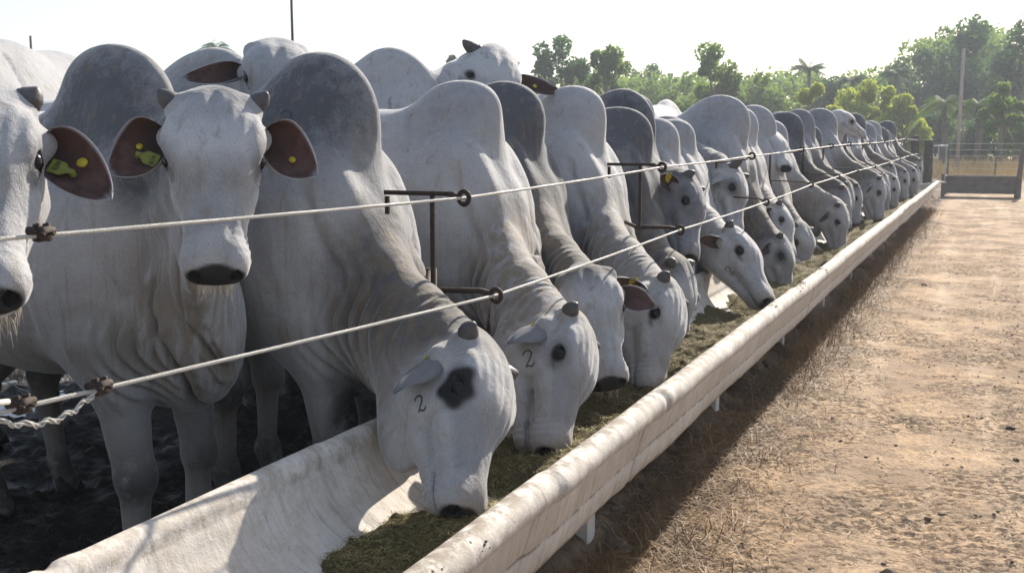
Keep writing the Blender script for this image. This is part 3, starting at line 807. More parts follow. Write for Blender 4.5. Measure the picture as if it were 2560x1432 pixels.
def fbm(x, y, sc, oc=4):
    v = 0; a = 1
    for k in range(oc):
        v += a * mnoise.noise(Vector((x * sc, y * sc, 7.3 * k))); sc *= 2.1; a *= .5
    return v
def sheet(name, x0, x1, y0, y1, h, zf, mat, near=None):
    xs = np.arange(x0, x1 + h / 2, h); ys = np.arange(y0, y1 + h / 2, h)
    Vv = [(x, y, zf(x, y)) for x in xs for y in ys]; n, m = len(xs), len(ys)
    I = np.arange(n * m).reshape(n, m)
    Q = np.stack([I[:-1, :-1], I[1:, :-1], I[1:, 1:], I[:-1, 1:]], -1).reshape(-1, 4)
    o = mk_np(name, Vv, Q, mat); o['kind'] = 'structure'; return o
def zlane(x, y):
    rough = .35 + .65 * max(0, min(1, (x + .1) / .8)) * (1 if y < 30 else .4)
    z = fbm(x, y, 1.1, 3) * .012 + abs(fbm(x, y, 7, 3)) * .018 * rough
    if y < 10: z += (abs(fbm(x + 3, y, 15, 3)) * .085 - .016) * max(.12, min(1, (x - .0) * .8 + .8 * mnoise.noise(Vector((x * 1.1, y * .8, 2)))))
    z -= .012 * math.exp(-((x + .35) / .25) ** 2)
    # tufts and heaped dirt at the trough foot
    z += .13 * math.exp(-((x + 1.38) / .17) ** 2) * (1 + fbm(x, y, 3, 2))
    return z
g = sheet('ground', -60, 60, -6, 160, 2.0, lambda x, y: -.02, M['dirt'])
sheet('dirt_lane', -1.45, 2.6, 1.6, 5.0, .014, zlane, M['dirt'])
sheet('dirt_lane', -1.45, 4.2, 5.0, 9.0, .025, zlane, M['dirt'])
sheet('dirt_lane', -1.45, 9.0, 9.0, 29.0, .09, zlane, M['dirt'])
def zmud(x, y): return .0 + fbm(x, y, 2.5, 4) * .05 + abs(fbm(x, y, 11, 3)) * .05 - .012 + max(0, (-x - 2.2)) * .02
sheet('mud', -6.2, -1.5, .0, 9, .03, zmud, M['mud'])
sheet('mud', -16, -1.5, 9, 30, .3, lambda x, y: max(0, (-x - 2.2)) * .02, M['mud'])
sheet('mud', -22, -6.2, 0, 9, .3, lambda x, y: .08, M['mud'])

M['water'] = simple('puddle_water', (.02, .018, .016), .07, .3, 3, .15, .004, .6)
sheet('water', -6.1, -4.3, 3.4, 6.2, .3, lambda x, y: max(0, -x - 2.2) * .02 - .012, M['water'])
def hero(tagname, hx, hy, yaw, sc, poll, muz, dors, label, h=.012, tint=(1, 1, 1), group='light grey bulls feeding along the trough', b={}, **kw):
    o, C = pose((-hx, hy), yaw, sc, poll, muz, dors, **kw)
    import time; t = time.time()
    r = build_cow('bull', o, yaw, sc, C, h, label, group, tint, **b)
    print('bull', tagname, 'hs', round(C.hs * sc, 3), 'loc', [round(v, 2) for v in o], 'poll', [round(v, 2) for v in poll], 'muz', [round(v, 2) for v in muz], 't', round(time.time() - t, 1))
    return r
h_ = 0.0072; h2_ = 0.012
P_ = W(-66, 268, 2.12)
hero('A', 2.50, 1.58, rad(2), 1.0, P_, WM(-62, 730, P_, .55, True), (.62, -.78, .30),
     'bull at the left edge, half cut off, with a large tagged ear hanging out', h_, seed=1, dark=.6, neckdark=.5, folds=1.1, knees=.6, headdark=.35, eyering=.7,
     b=dict(hair=60, horn=((.045, .032), (.045, .030)), hornrot=(-.35, .85, .2), earL=dict(d=(.80, .60, -.05), n=(.15, -.1, 1), L=.205, w=.125, cup=.95, droop=.1, tags=(('flag_green', .50, -.010, .9, 5.04), ('button', .50, .02, 1.0, 0)), lift=.014, text='052'), earR=dict(d=(.3, .93, .02), n=(.2, .15, 1), L=.25, w=.14)))
P_ = W(535, 258, 1.97)
hero('B', 2.66, 2.80, rad(-4), .98, P_, WM(537, 676, P_, .53, True), (.60, -.76, .32),
     'pale bull staring straight at the camera with yellow tags in both ears', h_, seed=2, dark=.9, neckdark=.7, humpx=-.02, neck=.86, folds=1.9, legx=(.0, .03), dewlap=.8, hump=1.0, humph=.07, headdark=.12, eyering=.8,
     b=dict(hair=90, horn=((.055, .029), (.055, .029)), hornrot=(-.45, .8, .25), earL=dict(d=(.52, .85, -.1), n=(.1, -.1, 1), L=.18, w=.145, cup=1.05, droop=.1, tags=(('button', .55, 0, .8, 0),)),
            earR=dict(d=(.52, .85, -.1), n=(.1, -.1, 1), L=.18, w=.145, cup=1.05, droop=.1, tags=(('flag_green', .50, .0, 1.0, 3.74), ('button', .42, -.015, .75, 0)), lift=.016, text='B14')))
P_ = W(1205, 880, 1.41)
hero('C', 2.20, 3.26, rad(2), 1.02, P_, WM(1195, 1295, P_, .56, True), (.97, -.03, .2),
     'large grey-humped bull eating nearest the camera, black patch round its eye', h_, seed=3, dark=.85, neckdark=.7, eyering=.7, patch=1.0, pouch=.6, legblack=1.0, folds=2.3, hump=.84, humph=.02, b=dict(
     earR=dict(d=(.82, .26, -.50), n=(.1, -.95, .1), L=.18, w=.10, t=.5, tags=(('flag', .15, .02, .8, 1.2),)), brand=[('cheek', (.20, -.13), .03, .2), ('two', (-.14, 1.56), .06, .5)]))
P_ = W(1440, 815, 1.41)
hero('D', 2.2, 4.38, rad(0), 1.02, P_, WM(1412, 1150, P_, .56, True), (.95, .12, .2),
     'white bull with brown neck streaks and branded cheek, mouth open over the feed', h_, seed=4, dark=.3, neckdark=.18, eyering=.4, mouth=.03, dirt=1.7, neck=.88, folds=2.0, pouch=.45, hump=.56, humpx=.0, humph=.06, b=dict(
     earR=dict(d=(.70, .30, -.62), n=(.1, -.95, .1), L=.16, w=.11, t=.55, tags=(('flag', .2, .02, .8, 1.2),)), brand=[('cheek', (.19, -.12), .04, .2)]))
P_ = W(1462, 690, 1.60)
hero('E', 2.3, 5.05, rad(0), 1.03, P_, WM(1522, 950, P_, .55, True), (.35, -.90, .35),
     'bull with dark charcoal neck and white face turned towards the camera', h_, seed=5, dark=1.1, neckdark=1.1, neck=.9, hump=.74, humph=.02, group='charcoal-necked bulls feeding along the trough', b=dict(hair=70, horn=(.0, .03), earL=dict(d=(.5, .8, .0), n=(.3, 0, 1), L=.17, w=.11)))
P_ = W(1672, 722, 1.38)
hero('F', 2.2, 5.75, rad(0), 1.03, P_, WM(1652, 990, P_, .56, True), (.97, 0, .2),
     'white bull with upright horn stub and curled tagged ear, licking the feed', h_, seed=6, dark=.15, neckdark=.22, neck=.88, folds=1.5, pouch=.4, hump=.64, humph=.05, b=dict(
     earR=dict(d=(.2, .75, -.35), n=(.9, -.3, .5), L=.17, w=.11, cup=.9, tags=(('flag', .45, 0, .9, .3),)), brand=None))
P_ = WY(1690, 655, 5.95)
hero('G', 2.15, 6.45, 0, 1.0, P_, WM(1722, 905, P_, .57, True), (.97, -.1, .2), 'narrow charcoal-necked bull with grey face, nose down behind the curled-ear bull', h2_,
     seed=7, dark=1.1, neckdark=1.25, neck=.85, hump=.8, humph=-.03, eyering=.6, group='charcoal-necked bulls feeding along the trough')
P_ = WY(1722, 455, 6.6)
hero('H', 2.3, 6.95, rad(-3), 1.03, P_, WM(1748, 650, P_, .54, True), (.93, .1, .3), 'dark bull holding its head above the feed, yellow tag in its small ear', h2_,
     seed=8, dark=.9, neckdark=1.3, hump=.95, headdark=.7, dewlap=0, group='charcoal-necked bulls feeding along the trough', tint=(.6, .6, .64), b=dict(horn=(.06, .03), hornrot=(-.2, .45, .85), earR=dict(d=(.1, .9, -.1), n=(.6, -.6, .5), L=.15, w=.10, cup=.8, tags=(('flag', .4, 0, 1.3, 1.0),))))
P_ = WY(1682, 605, 6.85)
hero('G2', 2.2, 7.35, 0, .98, P_, WM(1742, 780, P_, .54, True), (.97, 0, .2), 'white-faced bull mostly hidden beneath the dark head that is raised', h2_, seed=9, dark=.3, neckdark=.3, dewlap=0, hump=.6)
P_ = WY(1832, 585, 7.3)
hero('I', 2.2, 7.85, 0, .99, P_, WM(1942, 752, P_, .60, True), (.60, .25, .75), 'white bull with its head slanting down to the right over the feed', h2_, seed=10, dark=.38, neckdark=.1, hump=.5, humph=.0, dirt=.4, dewlap=0,
     b=dict(horn=(.05, .03), hornrot=(-.5, .5, .6), earR=dict(d=(-.1, .8, -.55), n=(.9, 0, .4), L=.15, w=.08, cup=.9), brand=[('cheek', (.24, -.12), .035, .2)]))
P_ = WY(1835, 428, 8.2)
hero('K', 2.45, 8.6, rad(-3), 1.0, P_, WM(1858, 590, P_, .54, True), (.95, .1, .3), 'grey-eyed bull with pointed horn, its head raised behind the slanting white head', h2_, seed=11, dewlap=0, dark=.5, neckdark=.55, hump=.6, eyering=.8,
     b=dict(horn=(.08, .034), hornrot=(-.3, .5, .8), earR=dict(d=(.75, .5, -.35), n=(.3, -.9, .2), L=.17, w=.11, t=.8, tags=(('flag', .45, 0, .9, .8),))))
P_ = WY(1952, 600, 8.75)
hero('L', 2.12, 9.05, 0, 1.05, P_, WM(1985, 745, P_, .50, True), (.97, 0, .2), 'tall pale bull with the highest hump of the far part of the row', h2_, seed=12, dark=.38, neckdark=.75, hump=.95, eyering=.9)
P_ = WY(1950, 525, 9.5)
hero('M', 2.2, 9.95, 0, 1.04, P_, WM(1992, 640, P_, .50, True), (.97, 0, .2), 'light bull whose small face shows just under the lower cable', h2_, seed=13, dark=.2, neckdark=.2, hump=.75)
P_ = WY(2003, 568, 10.4)
hero('M2', 2.2, 10.8, 0, 1.05, P_, WM(2030, 690, P_, .50, True), (.8, -.4, .2), 'pale bull with a long pale neck and a brown line down its crest', h2_, seed=14, dark=.35, neckdark=.25, hump=.8)
P_ = WY(1925, 335, 10.9)
hero('N', 2.5, 11.2, rad(5), 1.0, P_, WM(1975, 415, P_, .50, True), (.75, -.35, .75), 'white bull lifting its black nose above the upper cable', .015, seed=15, dark=.1, neckdark=.1, hump=.5, b=dict(horn=(.03, .03)))
P_ = WY(2098, 283, 16.2)
hero('Q', 2.5, 16.5, rad(5), 1.0, P_, WM(2165, 330, P_, .52, False), (.6, .2, .85), 'white-headed bull looking right over the backs of the feeding bulls', .016, seed=16, dark=.1, neckdark=.1, hump=.5, eyering=.5, b=dict(horn=(.02, .03)))

# ---- second rank, standing on the higher ground behind
G2R = 'bulls standing behind the feeding row'
P_ = W(690, 125, 2.55)
hero('R1', 2.95, 3.60, rad(5), 1.02, P_, WM(706, 330, P_, .50, True), (.60, -.72, .55), 'grey-faced bull peering over the front row with both ears spread', .011, seed=17, dark=.45, neckdark=.5, hump=.95, headdark=.45, z0=.06, group=G2R,
     b=dict(horn=(.0, .03), earL=dict(d=(.30, .95, .05), n=(.3, .1, 1), L=.26, w=.10, droop=.1), earR=dict(d=(.12, .97, .02), n=(.5, .1, .8), L=.24, w=.09, cup=.9)))
P_ = W(1240, 140, 2.5)
hero('R2', 2.95, 5.05, rad(3), 1.06, P_, WM(1240, 330, P_, .54, True), (.75, -.60, .45), 'horned white bull looking over the row, one reddish ear spread to the right', .012, seed=18, dark=.2, neckdark=.2, hump=.85, z0=.12, group=G2R,
     b=dict(horn=((.03, .03), (.10, .036)), hornrot=(-.08, 1.0, -.05), earL=dict(d=(-.12, .98, .05), n=(.0, .1, 1), L=.33, w=.12, droop=.05, tags=(('button', .42, 0, 1.0, 0),)), earR=dict(d=(.3, .8, -.3), n=(.5, .1, .8), L=.16, w=.09, cup=.9)))

# ---- the far end of the row: copies of three feeding bulls and three standing ones, coat tone set per animal
def copy_tree(o, parent=None):
    c = o.copy(); COL.objects.link(c); c.parent = parent
    for ch in o.children: copy_tree(ch, c)
    return c
def recolor(root, tint):
    for ch in root.children:
        if ch.name.startswith(('body', 'ear')) and not ch.name.startswith('ear_tag'): ch.color = (*tint, 1)
protos = []
GL = 'light grey bulls feeding along the trough'; GD = 'charcoal-necked bulls feeding along the trough'
FAR = [  # hump y, lateral, scale, tone kind, tint, label
 (11.7, 2.25, 1.03, 0, .9, 'light bull feeding just left of the darkest charcoal hump'),
 (12.4, 2.2, 1.02, 2, .75, 'very dark bull with charcoal shoulder, darkest of the far row'),
 (13.1, 2.3, .97, 0, .95, 'pale bull squeezed right of the darkest charcoal shoulder'),
 (13.8, 2.2, 1.04, 1, 1.0, 'mid-grey bull second to the right of the darkest charcoal shoulder'),
 (14.5, 2.25, .99, 2, .95, 'slate-grey bull third to the right of the darkest charcoal shoulder'),
 (15.2, 2.2, 1.07, 1, .95, 'mid-grey bull whose hump stands left of the raised white head'),
 (15.9, 2.3, .98, 0, 1.05, 'low white bull beneath the back of the raised white head'),
 (16.6, 2.2, 1.06, 2, .9, 'dark-shouldered bull directly under the raised white head'),
 (17.3, 2.3, .98, 0, .9, 'dusky pale bull under the raised white muzzle'),
 (18.0, 2.2, 1.02, 1, 1.0, 'grey bull feeding right of the raised white muzzle'),
 (18.7, 2.25, 1.0, 0, .95, 'pale bull second to the right of the raised white muzzle'),
 (19.4, 2.2, 1.09, 2, .85, 'dark tall-humped bull against the yellow-green bushes'),
 (20.1, 2.3, .99, 0, 1.0, 'pale bull just right of the tall dark hump'),
 (20.8, 2.2, 1.03, 1, .9, 'dusky grey bull second to the right of the tall dark hump'),
 (21.5, 2.25, 1.0, 1, 1.0, 'mid-grey bull sixth from the far fence post'),
 (22.2, 2.2, 1.05, 0, 1.05, 'light grey bull fifth from the far fence post'),
 (22.9, 2.2, 1.04, 2, .95, 'slim dark bull fourth from the far fence post'),
 (23.6, 2.3, .98, 0, 1.0, 'pale bull third from the far fence post'),
 (24.4, 2.25, 1.02, 1, .9, 'grey bull second from the far fence post'),
 (25.4, 2.2, 1.05, 2, 1.0, 'grey-humped bull last in the row by the far post'),
]
for i, (y, lat, sc, kd, tn, lab) in enumerate(FAR):
    rs = random.Random(i * 7 + 1)
    if len(protos) < 3 or kd not in [k for k, _ in protos]:
        k = kd
        pz = (-1.50, y - .22, .86 + .06 * k); mz = (-1.40, y - .30, .37 + .05 * k)
        r = hero('far%d' % k, lat, y, 0, 1.0, pz, mz, (.95, -.1 + .1 * k, .2), lab, .016, seed=20 + k, dark=(.2, .55, .9)[k], neckdark=(.15, .6, 1.0)[k], hump=(.58, .72, .80)[k], group=(GL, GL, GD)[k])
        protos.append((k, r))
    else:
        src = [p for k, p in protos if k == kd][0]
        r = copy_tree(src); r['label'] = lab; r['group'] = (GL, GL, GD)[kd]
    r.location = (-lat - rs.uniform(-.05, .05) + .1, y, 0); r.scale = (sc * rs.uniform(.93, 1.07), sc * rs.uniform(.84, .98), sc * rs.uniform(.96, 1.04)); r.rotation_euler = (0, 0, rad(rs.uniform(-13, 11)))
    tn *= rs.uniform(.72, 1.04); recolor(r, (tn, tn, tn * 1.02))
byk = dict(protos)
BACK = [ # x, y, yaw deg, z0, scale, kind, tint, label
 (-4.3, 3.4, -70, .28, 1.06, 0, .78, 'white back of a bull at the top left corner'),
 (-3.3, 6.9, 10, .16, 1.03, 2, .9, 'dark hump showing behind the row left of a small pale hump'),
 (-3.1, 7.9, 0, .14, 1.02, 0, 1.05, 'small pale hump with a faint brand behind the row'),
 (-4.4, 6.6, -100, .28, 1.05, 0, 1.15, 'broad white back farthest behind the middle of the row'),
 (-3.4, 9.3, 80, .17, 1.02, 0, 1.1, 'white back seen lengthwise behind the small pale hump'),
 (-3.2, 10.4, 0, .15, 1.04, 1, .85, 'dark small hump left of the tall pale hump'),
 (-3.5, 12.4, 95, .18, 1.05, 0, 1.15, 'long white back right of the tall pale hump'),
 (-3.2, 14.2, 5, .15, 1.05, 2, .8, 'dark neck behind the row right of the long white back'),
 (-3.6, 16.2, 85, .2, 1.05, 1, 1.05, 'pale hump rising above the far middle of the row'),
 (-3.2, 18.4, 0, .15, 1.04, 1, .95, 'grey back under the raised white head'),
]
for i, (x, y, a, z0, sc, kd, tn, lab) in enumerate(BACK):
    r = copy_tree(byk[kd]); r['label'] = lab; r['group'] = G2R; r.location = (x, y, z0); r.scale = (sc,) * 3; r.rotation_euler = (0, 0, rad(a)); recolor(r, (tn,) * 3)

# ---------------------------------------------------------------- cable fence over the trough
M['rust'] = simple('rusted_steel', (.060, .040, .032), .75, .5, 60, .6, .003, .3, .3)
M['cable'] = simple('steel_cable', (.62, .58, .52), .5, .35, 300, .9, .002, .5, .0)
M['wood_dark'] = simple('weathered_post', (.10, .085, .075), .85, .4, 12, .6, .01)
TOP = [(1160, 495), (1655, 418), (1880, 390), (2004, 374), (2078, 365), (2123, 360), (2171, 358), (2209, 355), (2236, 351), (2264, 347)]
LOW = [(1240, 738), (1700, 575), (1915, 505), (2027, 462), (2095, 441), (2141, 427), (2185, 416), (2222, 406), (2249, 397), (2273, 389)]
tp, lp = [], []
for k in range(len(TOP)):
    a = W(*TOP[k], 1.55); b = W(*LOW[k], 1.47); tp.append(a); lp.append(b)
ENDP = Vector((-1.60, 26.9, 0))
def sag(pts, n=10, s=.004):
    out = []
    for i in range(len(pts) - 1):
        for k in range(n):
            t = k / n; p = pts[i].lerp(pts[i + 1], t); p.z -= s * 4 * t * (1 - t); out.append(p)
    out.append(pts[-1]); return out
A2 = rad(7.4); dirn = Vector((-math.sin(A2), -math.cos(A2), 0))
def at_px(p0, px, dz=0.0):
    lo, hi = 0, 4
    for _ in range(40):
        m = (lo + hi) / 2; q = p0 + dirn * m; v = q - Vector((0, 0, CAM_Z)); x = 1280 + 2700 * v.dot(cR) / v.dot(cF)
        if x > px and v.dot(cF) > 0: lo = m
        else: hi = m
    return p0 + dirn * lo
def wire_pts(P):
    left = P[0] + dirn * 3.0
    return [left] + P
for nm, P, zt, lab in (('fence_cable', tp, 1.50, 'upper twisted steel cable stretched in front of the necks'), ('fence_cable', lp, 1.19, 'lower twisted steel cable stretched just above the feeding heads')):
    pts = wire_pts(P) + [Vector((-1.60, 26.9, zt))]
    r = .0046
    root = tag(empty(nm, tuple(pts[-1])), lab, 'cable', 'steel cables of the feeding fence')
    mb = MB(); c = Vector(pts[-1])
    fine = sag([p - c for p in pts], 12)
    mb.tube(fine, r * .8, 8)
    # outer strands wound round the core on the near part
    S_ = [p for p in fine if (p + c).y < 9.5]
    L = [0]
    for a, b in zip(S_[:-1], S_[1:]): L.append(L[-1] + (b - a).length)
    n = int(L[-1] / .009)
    for st in range(5):
        ps = []; j = 0
        for i in range(n):
            d = i * .009
            while j < len(L) - 2 and L[j + 1] < d: j += 1
            t = (d - L[j]) / max(1e-6, L[j + 1] - L[j]); p = S_[j].lerp(S_[j + 1], t); u = (S_[j + 1] - S_[j]).normalized()
            a_ = u.cross(Vector((0, 0, 1))).normalized(); b_ = u.cross(a_); an = d / .055 * 2 * math.pi + st * 2 * math.pi / 5
            ps.append(p + (a_ * math.cos(an) + b_ * math.sin(an)) * r * .62)
        mb.tube(ps, r * .5, 5)
    mb.build('strand', M['cable'], root)
    # cable clamps on the near part
    for px in ((105,) if P is tp else (55, 250)):
        q = at_px(P[0], px) - c; u = dirn
        cl = MB(); side = u.cross(Vector((0, 0, 1))).normalized()
        R3 = Matrix((side, u, Vector((0, 0, 1)))).transposed()
        cl.box(q, (.022, .030, .030), R3)
        for s_ in (-.011, .011):
            cl.tube([q + u * s_ - Vector((0, 0, .016)) - side * .004, q + u * s_ + Vector((0, 0, .022)) - side * .004], .0042, 8)
            cl.tube([q + u * s_ + Vector((0, 0, .013)), q + u * s_ + Vector((0, 0, .020))], .0078, 6)
            cl.tube([q + u * s_ - side * .022, q + u * s_ + side * .022], .0042, 8)
        cl.tube([q - u * .028 + Vector((0, 0, .004)), q + u * .032 + Vector((0, 0, .008))], .0085, 8)
        cl.build('cable_clamp', M['rust'], root)
    if P is lp:      # doubled-back cable tail between the two clamps
        q0 = at_px(P[0], 250) - c; q1 = at_px(P[0], 55) - c; t_ = MB(); ps = []
        for k in range(41):
            t = k / 40; p = q0.lerp(q1 + dirn * .1, t); s_ = math.sin(math.pi * t)
            ps.append(p + Vector((.02 * s_, 0, -.040 * s_ + .004 * math.sin(t * 40))))
        for st in range(3): t_.tube([p + Vector((.004 * math.cos(i * .9 + st * 2.1), 0, .004 * math.sin(i * .9 + st * 2.1))) for i, p in enumerate(ps)], .0024, 6)
        t_.tube([q1 + dirn * .03 + Vector((.004, 0, .014)), q1 + dirn * .4 + Vector((0, 0, .06))], .006, 8)
        t_.build('cable_tail', M['cable'], root)
HLAB = ['rusted bracket with ring hooks beside the nearest feeding bull', 'rusted bracket with ring hook above the dark raised head', 'rusted ring hook in front of the tall pale hump']
for k, (a, b) in enumerate(zip(tp, lp)):
    y = a.y; base = Vector((-1.90, y + .42, 0))
    lab = HLAB[k] if k < 3 else 'small rusted cable bracket, %s from the near end' % ['fourth', 'fifth', 'sixth', 'seventh', 'eighth', 'ninth', 'tenth'][k - 3]
    root = tag(empty('cable_bracket', tuple(base)), lab, 'fence bracket', 'rusted brackets carrying the cables over the trough')
    o = Vector(base)
    mb = MB(); mb.tube([Vector((0, 0, 0)), Vector((0, 0, b.z + .03))], .024, 10); mb.build('post', M['rust'], root)
    if k >= 2:
        e = a - o; f = b - o; top = Vector((0, 0, b.z + .02))
        for q in (e, f):
            r_ = MB(); r_.tube([top + Vector((0, 0, .25 if q is e else 0)), q.lerp(top, .15) + Vector((0, 0, .02)), q + Vector((-.018, 0, .006))], [.006, .006, .007], 8); r_.build('arm', M['rust'], root)
            r_ = MB(); r_.torus(q, .021, .0085, (.25, 1, 0)); r_.build('ring', M['rust'], root)
        r_ = MB(); r_.tube([top, top + Vector((0, 0, .26))], .010, 8); r_.build('upright', M['rust'], root)
        continue
    fl = MB(); e = a - o
    fl.box((e.x - .035 - .13, e.y, e.z + .012), (.26, .009, .015))
    fl.tube([Vector((e.x - .06, e.y, e.z + .012)), Vector((e.x - .02, e.y, e.z + .004))], .009, 8); fl.build('arm', M['rust'], root)
    t_ = MB(); t_.torus(e, .021, .0085, (.25, 1, 0)); t_.build('ring', M['rust'], root)
    f = b - o; xb = e.x - .115
    br = MB(); br.box((xb, e.y, (e.z + f.z) / 2 + .01), (.016, .008, e.z - f.z + .02)); br.box((xb - .17, e.y, e.z - .03), (.015, .008, .06)); br.build('upright', M['rust'], root, False)
    l = MB(); l.tube([Vector((0, 0, f.z + .018)), Vector((xb - .02, e.y, f.z + .014)), Vector((f.x - .06, f.y, f.z + .012)), Vector((f.x - .018, f.y, f.z + .004))], [.011, .010, .010, .011], 8); l.build('arm', M['rust'], root)
    t_ = MB(); t_.torus(f, .021, .0085, (.25, 1, 0)); t_.build('ring', M['rust'], root)
def post(x, y, h, r, label, group='dark posts closing the far end of the feeding row', mat='wood_dark', lean=0.0, name='fence_post'):
    mb = MB(); n = 10; rr = random.Random(int(x * 100 + y))
    pts = [Vector((lean * h * i / n + rr.uniform(-.004, .004), rr.uniform(-.004, .004), h * i / n)) for i in range(n + 1)]
    mb.tube(pts, [r * (1 - .12 * i / n) * (1 + rr.uniform(-.04, .04)) for i in range(n + 1)], 10)
    o = mb.build(name, M[mat]); o.location = (x, y, -.02); tag(o, label, 'post', group); return o
post(-1.66, 26.9, 1.62, .11, 'dark round post where both cables are tied off')
post(-1.42, 28.0, 1.52, .12, 'dark square-topped post right of the cable tie-off post')
post(-2.2, 28.6, 1.30, .10, 'short dark post behind the last feeding bull')

# ---------------------------------------------------------------- feed, straw, clods
def mat_feed():
    a = N('silage'); c = a.coord(); n1 = a.noise(c, 14, 5, .7); n2 = a.noise(c, 110, 4, .75); n3 = a.noise(c, 320, 2, .6)
    col = a.mix(a.ramp(n2, .35, .65), (.045, .038, .018), (.21, .17, .07))
    col = a.mix(a.math('MULTIPLY', a.ramp(n3, .58, .68), .8), col, (.34, .26, .12))
    col = a.mix(a.math('MULTIPLY', a.ramp(n1, .5, .8), .4), col, (.09, .085, .03))
    return a.fin(col, .9, a.bump(n3, .8, .006, a.bump(n2, .9, .02)), .2)
M['feed'] = mat_feed(); M['straw'] = simple('straw_blade', (.29, .175, .08), .7, .55, 3, 0); M['fibre'] = simple('feed_fibre', (.34, .27, .11), .7, .6, 8, 0)
def feed_z(x, y):
    t2 = float(sstep(np.array(y - (x + 1.4) * .6), 2.0, 2.6)); z = .345 + .092 * t2 + fbm(x, y, 2.6, 3) * .060 * t2 + abs(fbm(x, y, 11, 3)) * .030 - .010
    z += .035 * math.exp(-((x + 1.25) / .10) ** 2) * t2
    return z
def feed():
    vs = []; ys = []; y = 2.2
    while y < Y1 - .15: ys.append(y); y += .011 if y < 6 else (.03 if y < 12 else .1)
    xs = np.linspace(-1.690, -1.152, 46)
    for y in ys:
        for x in xs: vs.append((x, y, feed_z(x, y) + mnoise.noise(Vector((x * 60, y * 60, 0))) * .008))
    n, m = len(ys), len(xs); I = np.arange(n * m).reshape(n, m)
    o = mk_np('silage', vs, np.stack([I[:-1, :-1], I[:-1, 1:], I[1:, 1:], I[1:, :-1]], -1).reshape(-1, 4), M['feed'])
    tag(o, 'chopped olive-brown silage heaped along the bottom of the trough', 'feed', kind='stuff')
feed()
def blades(name, n, fn, mat, label, cat, seed):
    """n thin bent blades; fn(rng) -> position, length, heading, pitch, width"""
    rg = np.random.RandomState(seed); V = []; Q = []
    for i in range(n):
        p, L, az, el, w = fn(rg); p = np.array(p); d = np.array((math.cos(az) * math.cos(el), math.sin(az) * math.cos(el), math.sin(el)))
        sdv = np.array((-math.sin(az), math.cos(az), rg.uniform(-.5, .5))); sdv = sdv / np.linalg.norm(sdv) * w
        b = rg.uniform(-.35, .35) * L; sdn = np.array((-math.sin(az), math.cos(az), 0)); k = len(V)
        dz = -L * rg.uniform(.05, .35)
        for t in (0, .5, 1):
            c = p + d * L * t + sdn * b * t * t + np.array((0, 0, dz * t * t if el > .3 else 0)); ww = (1 - .75 * t)
            V.append(c - sdv * ww); V.append(c + sdv * ww)
        Q += [(k, k + 1, k + 3, k + 2), (k + 2, k + 3, k + 5, k + 4)]
    o = mk_np(name, V, Q, mat); tag(o, label, cat, kind='stuff'); return o
def f_fib(r):
    y = 2.1 + 9 * r.rand() ** 1.8; x = r.uniform(-1.66, -1.16)
    return (x, y, feed_z(x, y) + .004), r.uniform(.008, .035), r.uniform(0, 6.28), r.uniform(-.1, .7), r.uniform(.0006, .0016)
blades('silage_fibre', 26000, f_fib, M['fibre'], 'loose pale fibres lying on top of the silage', 'feed', 1)
def crumbs():
    r = random.Random(8); V = []; Q = []
    for i in range(5200):
        y = 1.9 + 11 * r.random() ** 1.7
        if mnoise.noise(Vector((y * 2.3, 5, 1))) + .35 * mnoise.noise(Vector((y * 9, 2, 1))) < .02 + .25 * r.random(): continue
        a = rad(r.gauss(95, 26)); x = -1.046 + .044 * math.cos(a); z = .613 + .044 * math.sin(a); s = .0016 + .0055 * r.random() ** 3
        blob((x, y, z + s * .2), s, i, 1, V, Q, .6)
    o = mk_np('feed_crumbs', V, Q, M['feed'], smooth=False); tag(o, 'dark crumbs of feed and dirt scattered in patches on the front rim', 'crumbs', kind='stuff')
def f_straw(r):
    y = 1.5 + 20 * r.rand() ** 1.7; cl = .5 + .5 * mnoise.noise(Vector((y * 1.6, 3, 0)))
    x = -1.25 + abs(r.randn()) * (.13 + .20 * cl); x = min(x, -.35)
    return (x, y, zlane(x, y) + r.uniform(0, .03)), r.uniform(.04, .17) , r.uniform(0, 6.28), r.uniform(-.05, .45) if r.rand() < .93 else r.uniform(.5, 1.2), r.uniform(.0010, .0030)
blades('dry_straw', 34000, f_straw, M['straw'], 'tangled dry straw drifted along the foot of the trough', 'straw', 2)
def f_straw2(r):
    x = r.uniform(-.9, 2.6); y = 1.5 + 13 * r.rand() ** 1.6
    return (x, y, zlane(x, y) + .002), r.uniform(.01, .06), r.uniform(0, 6.28), r.uniform(-.02, .1), r.uniform(.0008, .0028)
blades('straw_litter', 14000, f_straw2, M['straw'], 'fine straw bits scattered over the dirt lane', 'straw', 3)
def f_weed(r):
    y = 6.5 + 18 * r.rand(); g = mnoise.noise(Vector((y * 1.1, 8, 0))); x = -1.12 + r.randn() * .09
    return (x, y, .04), r.uniform(.06, .20) * (1 + g), r.uniform(0, 6.28), r.uniform(.7, 1.5), r.uniform(.001, .003)
blades('dry_weeds', 5000, f_weed, M['straw'], 'brown dead weeds standing against the far trough wall', 'weeds', 4)
def blob(c, r, seed, sub=2, V=None, Q=None, fl=.65):
    import bmesh
    bm = bmesh.new(); bmesh.ops.create_icosphere(bm, subdivisions=sub, radius=1)
    o = Vector((seed * 3.1, seed * 1.7, 0)); n0 = len(V)
    for v in bm.verts:
        k = 1 + .55 * mnoise.noise(v.co * 1.6 + o) + .38 * mnoise.noise(v.co * 4 + o); V.append((c[0] + v.co.x * k * r, c[1] + v.co.y * k * r, c[2] + v.co.z * k * r * fl))
    for f in bm.faces: Q.append(tuple(n0 + v.index for v in f.verts))
    bm.free()
M['clod'] = simple('dirt_clod', (.25, .18, .125), .95, .5, 40, .8, .01)
M['rock'] = simple('red_clod', (.15, .085, .065), .9, .4, 20, .8, .01)
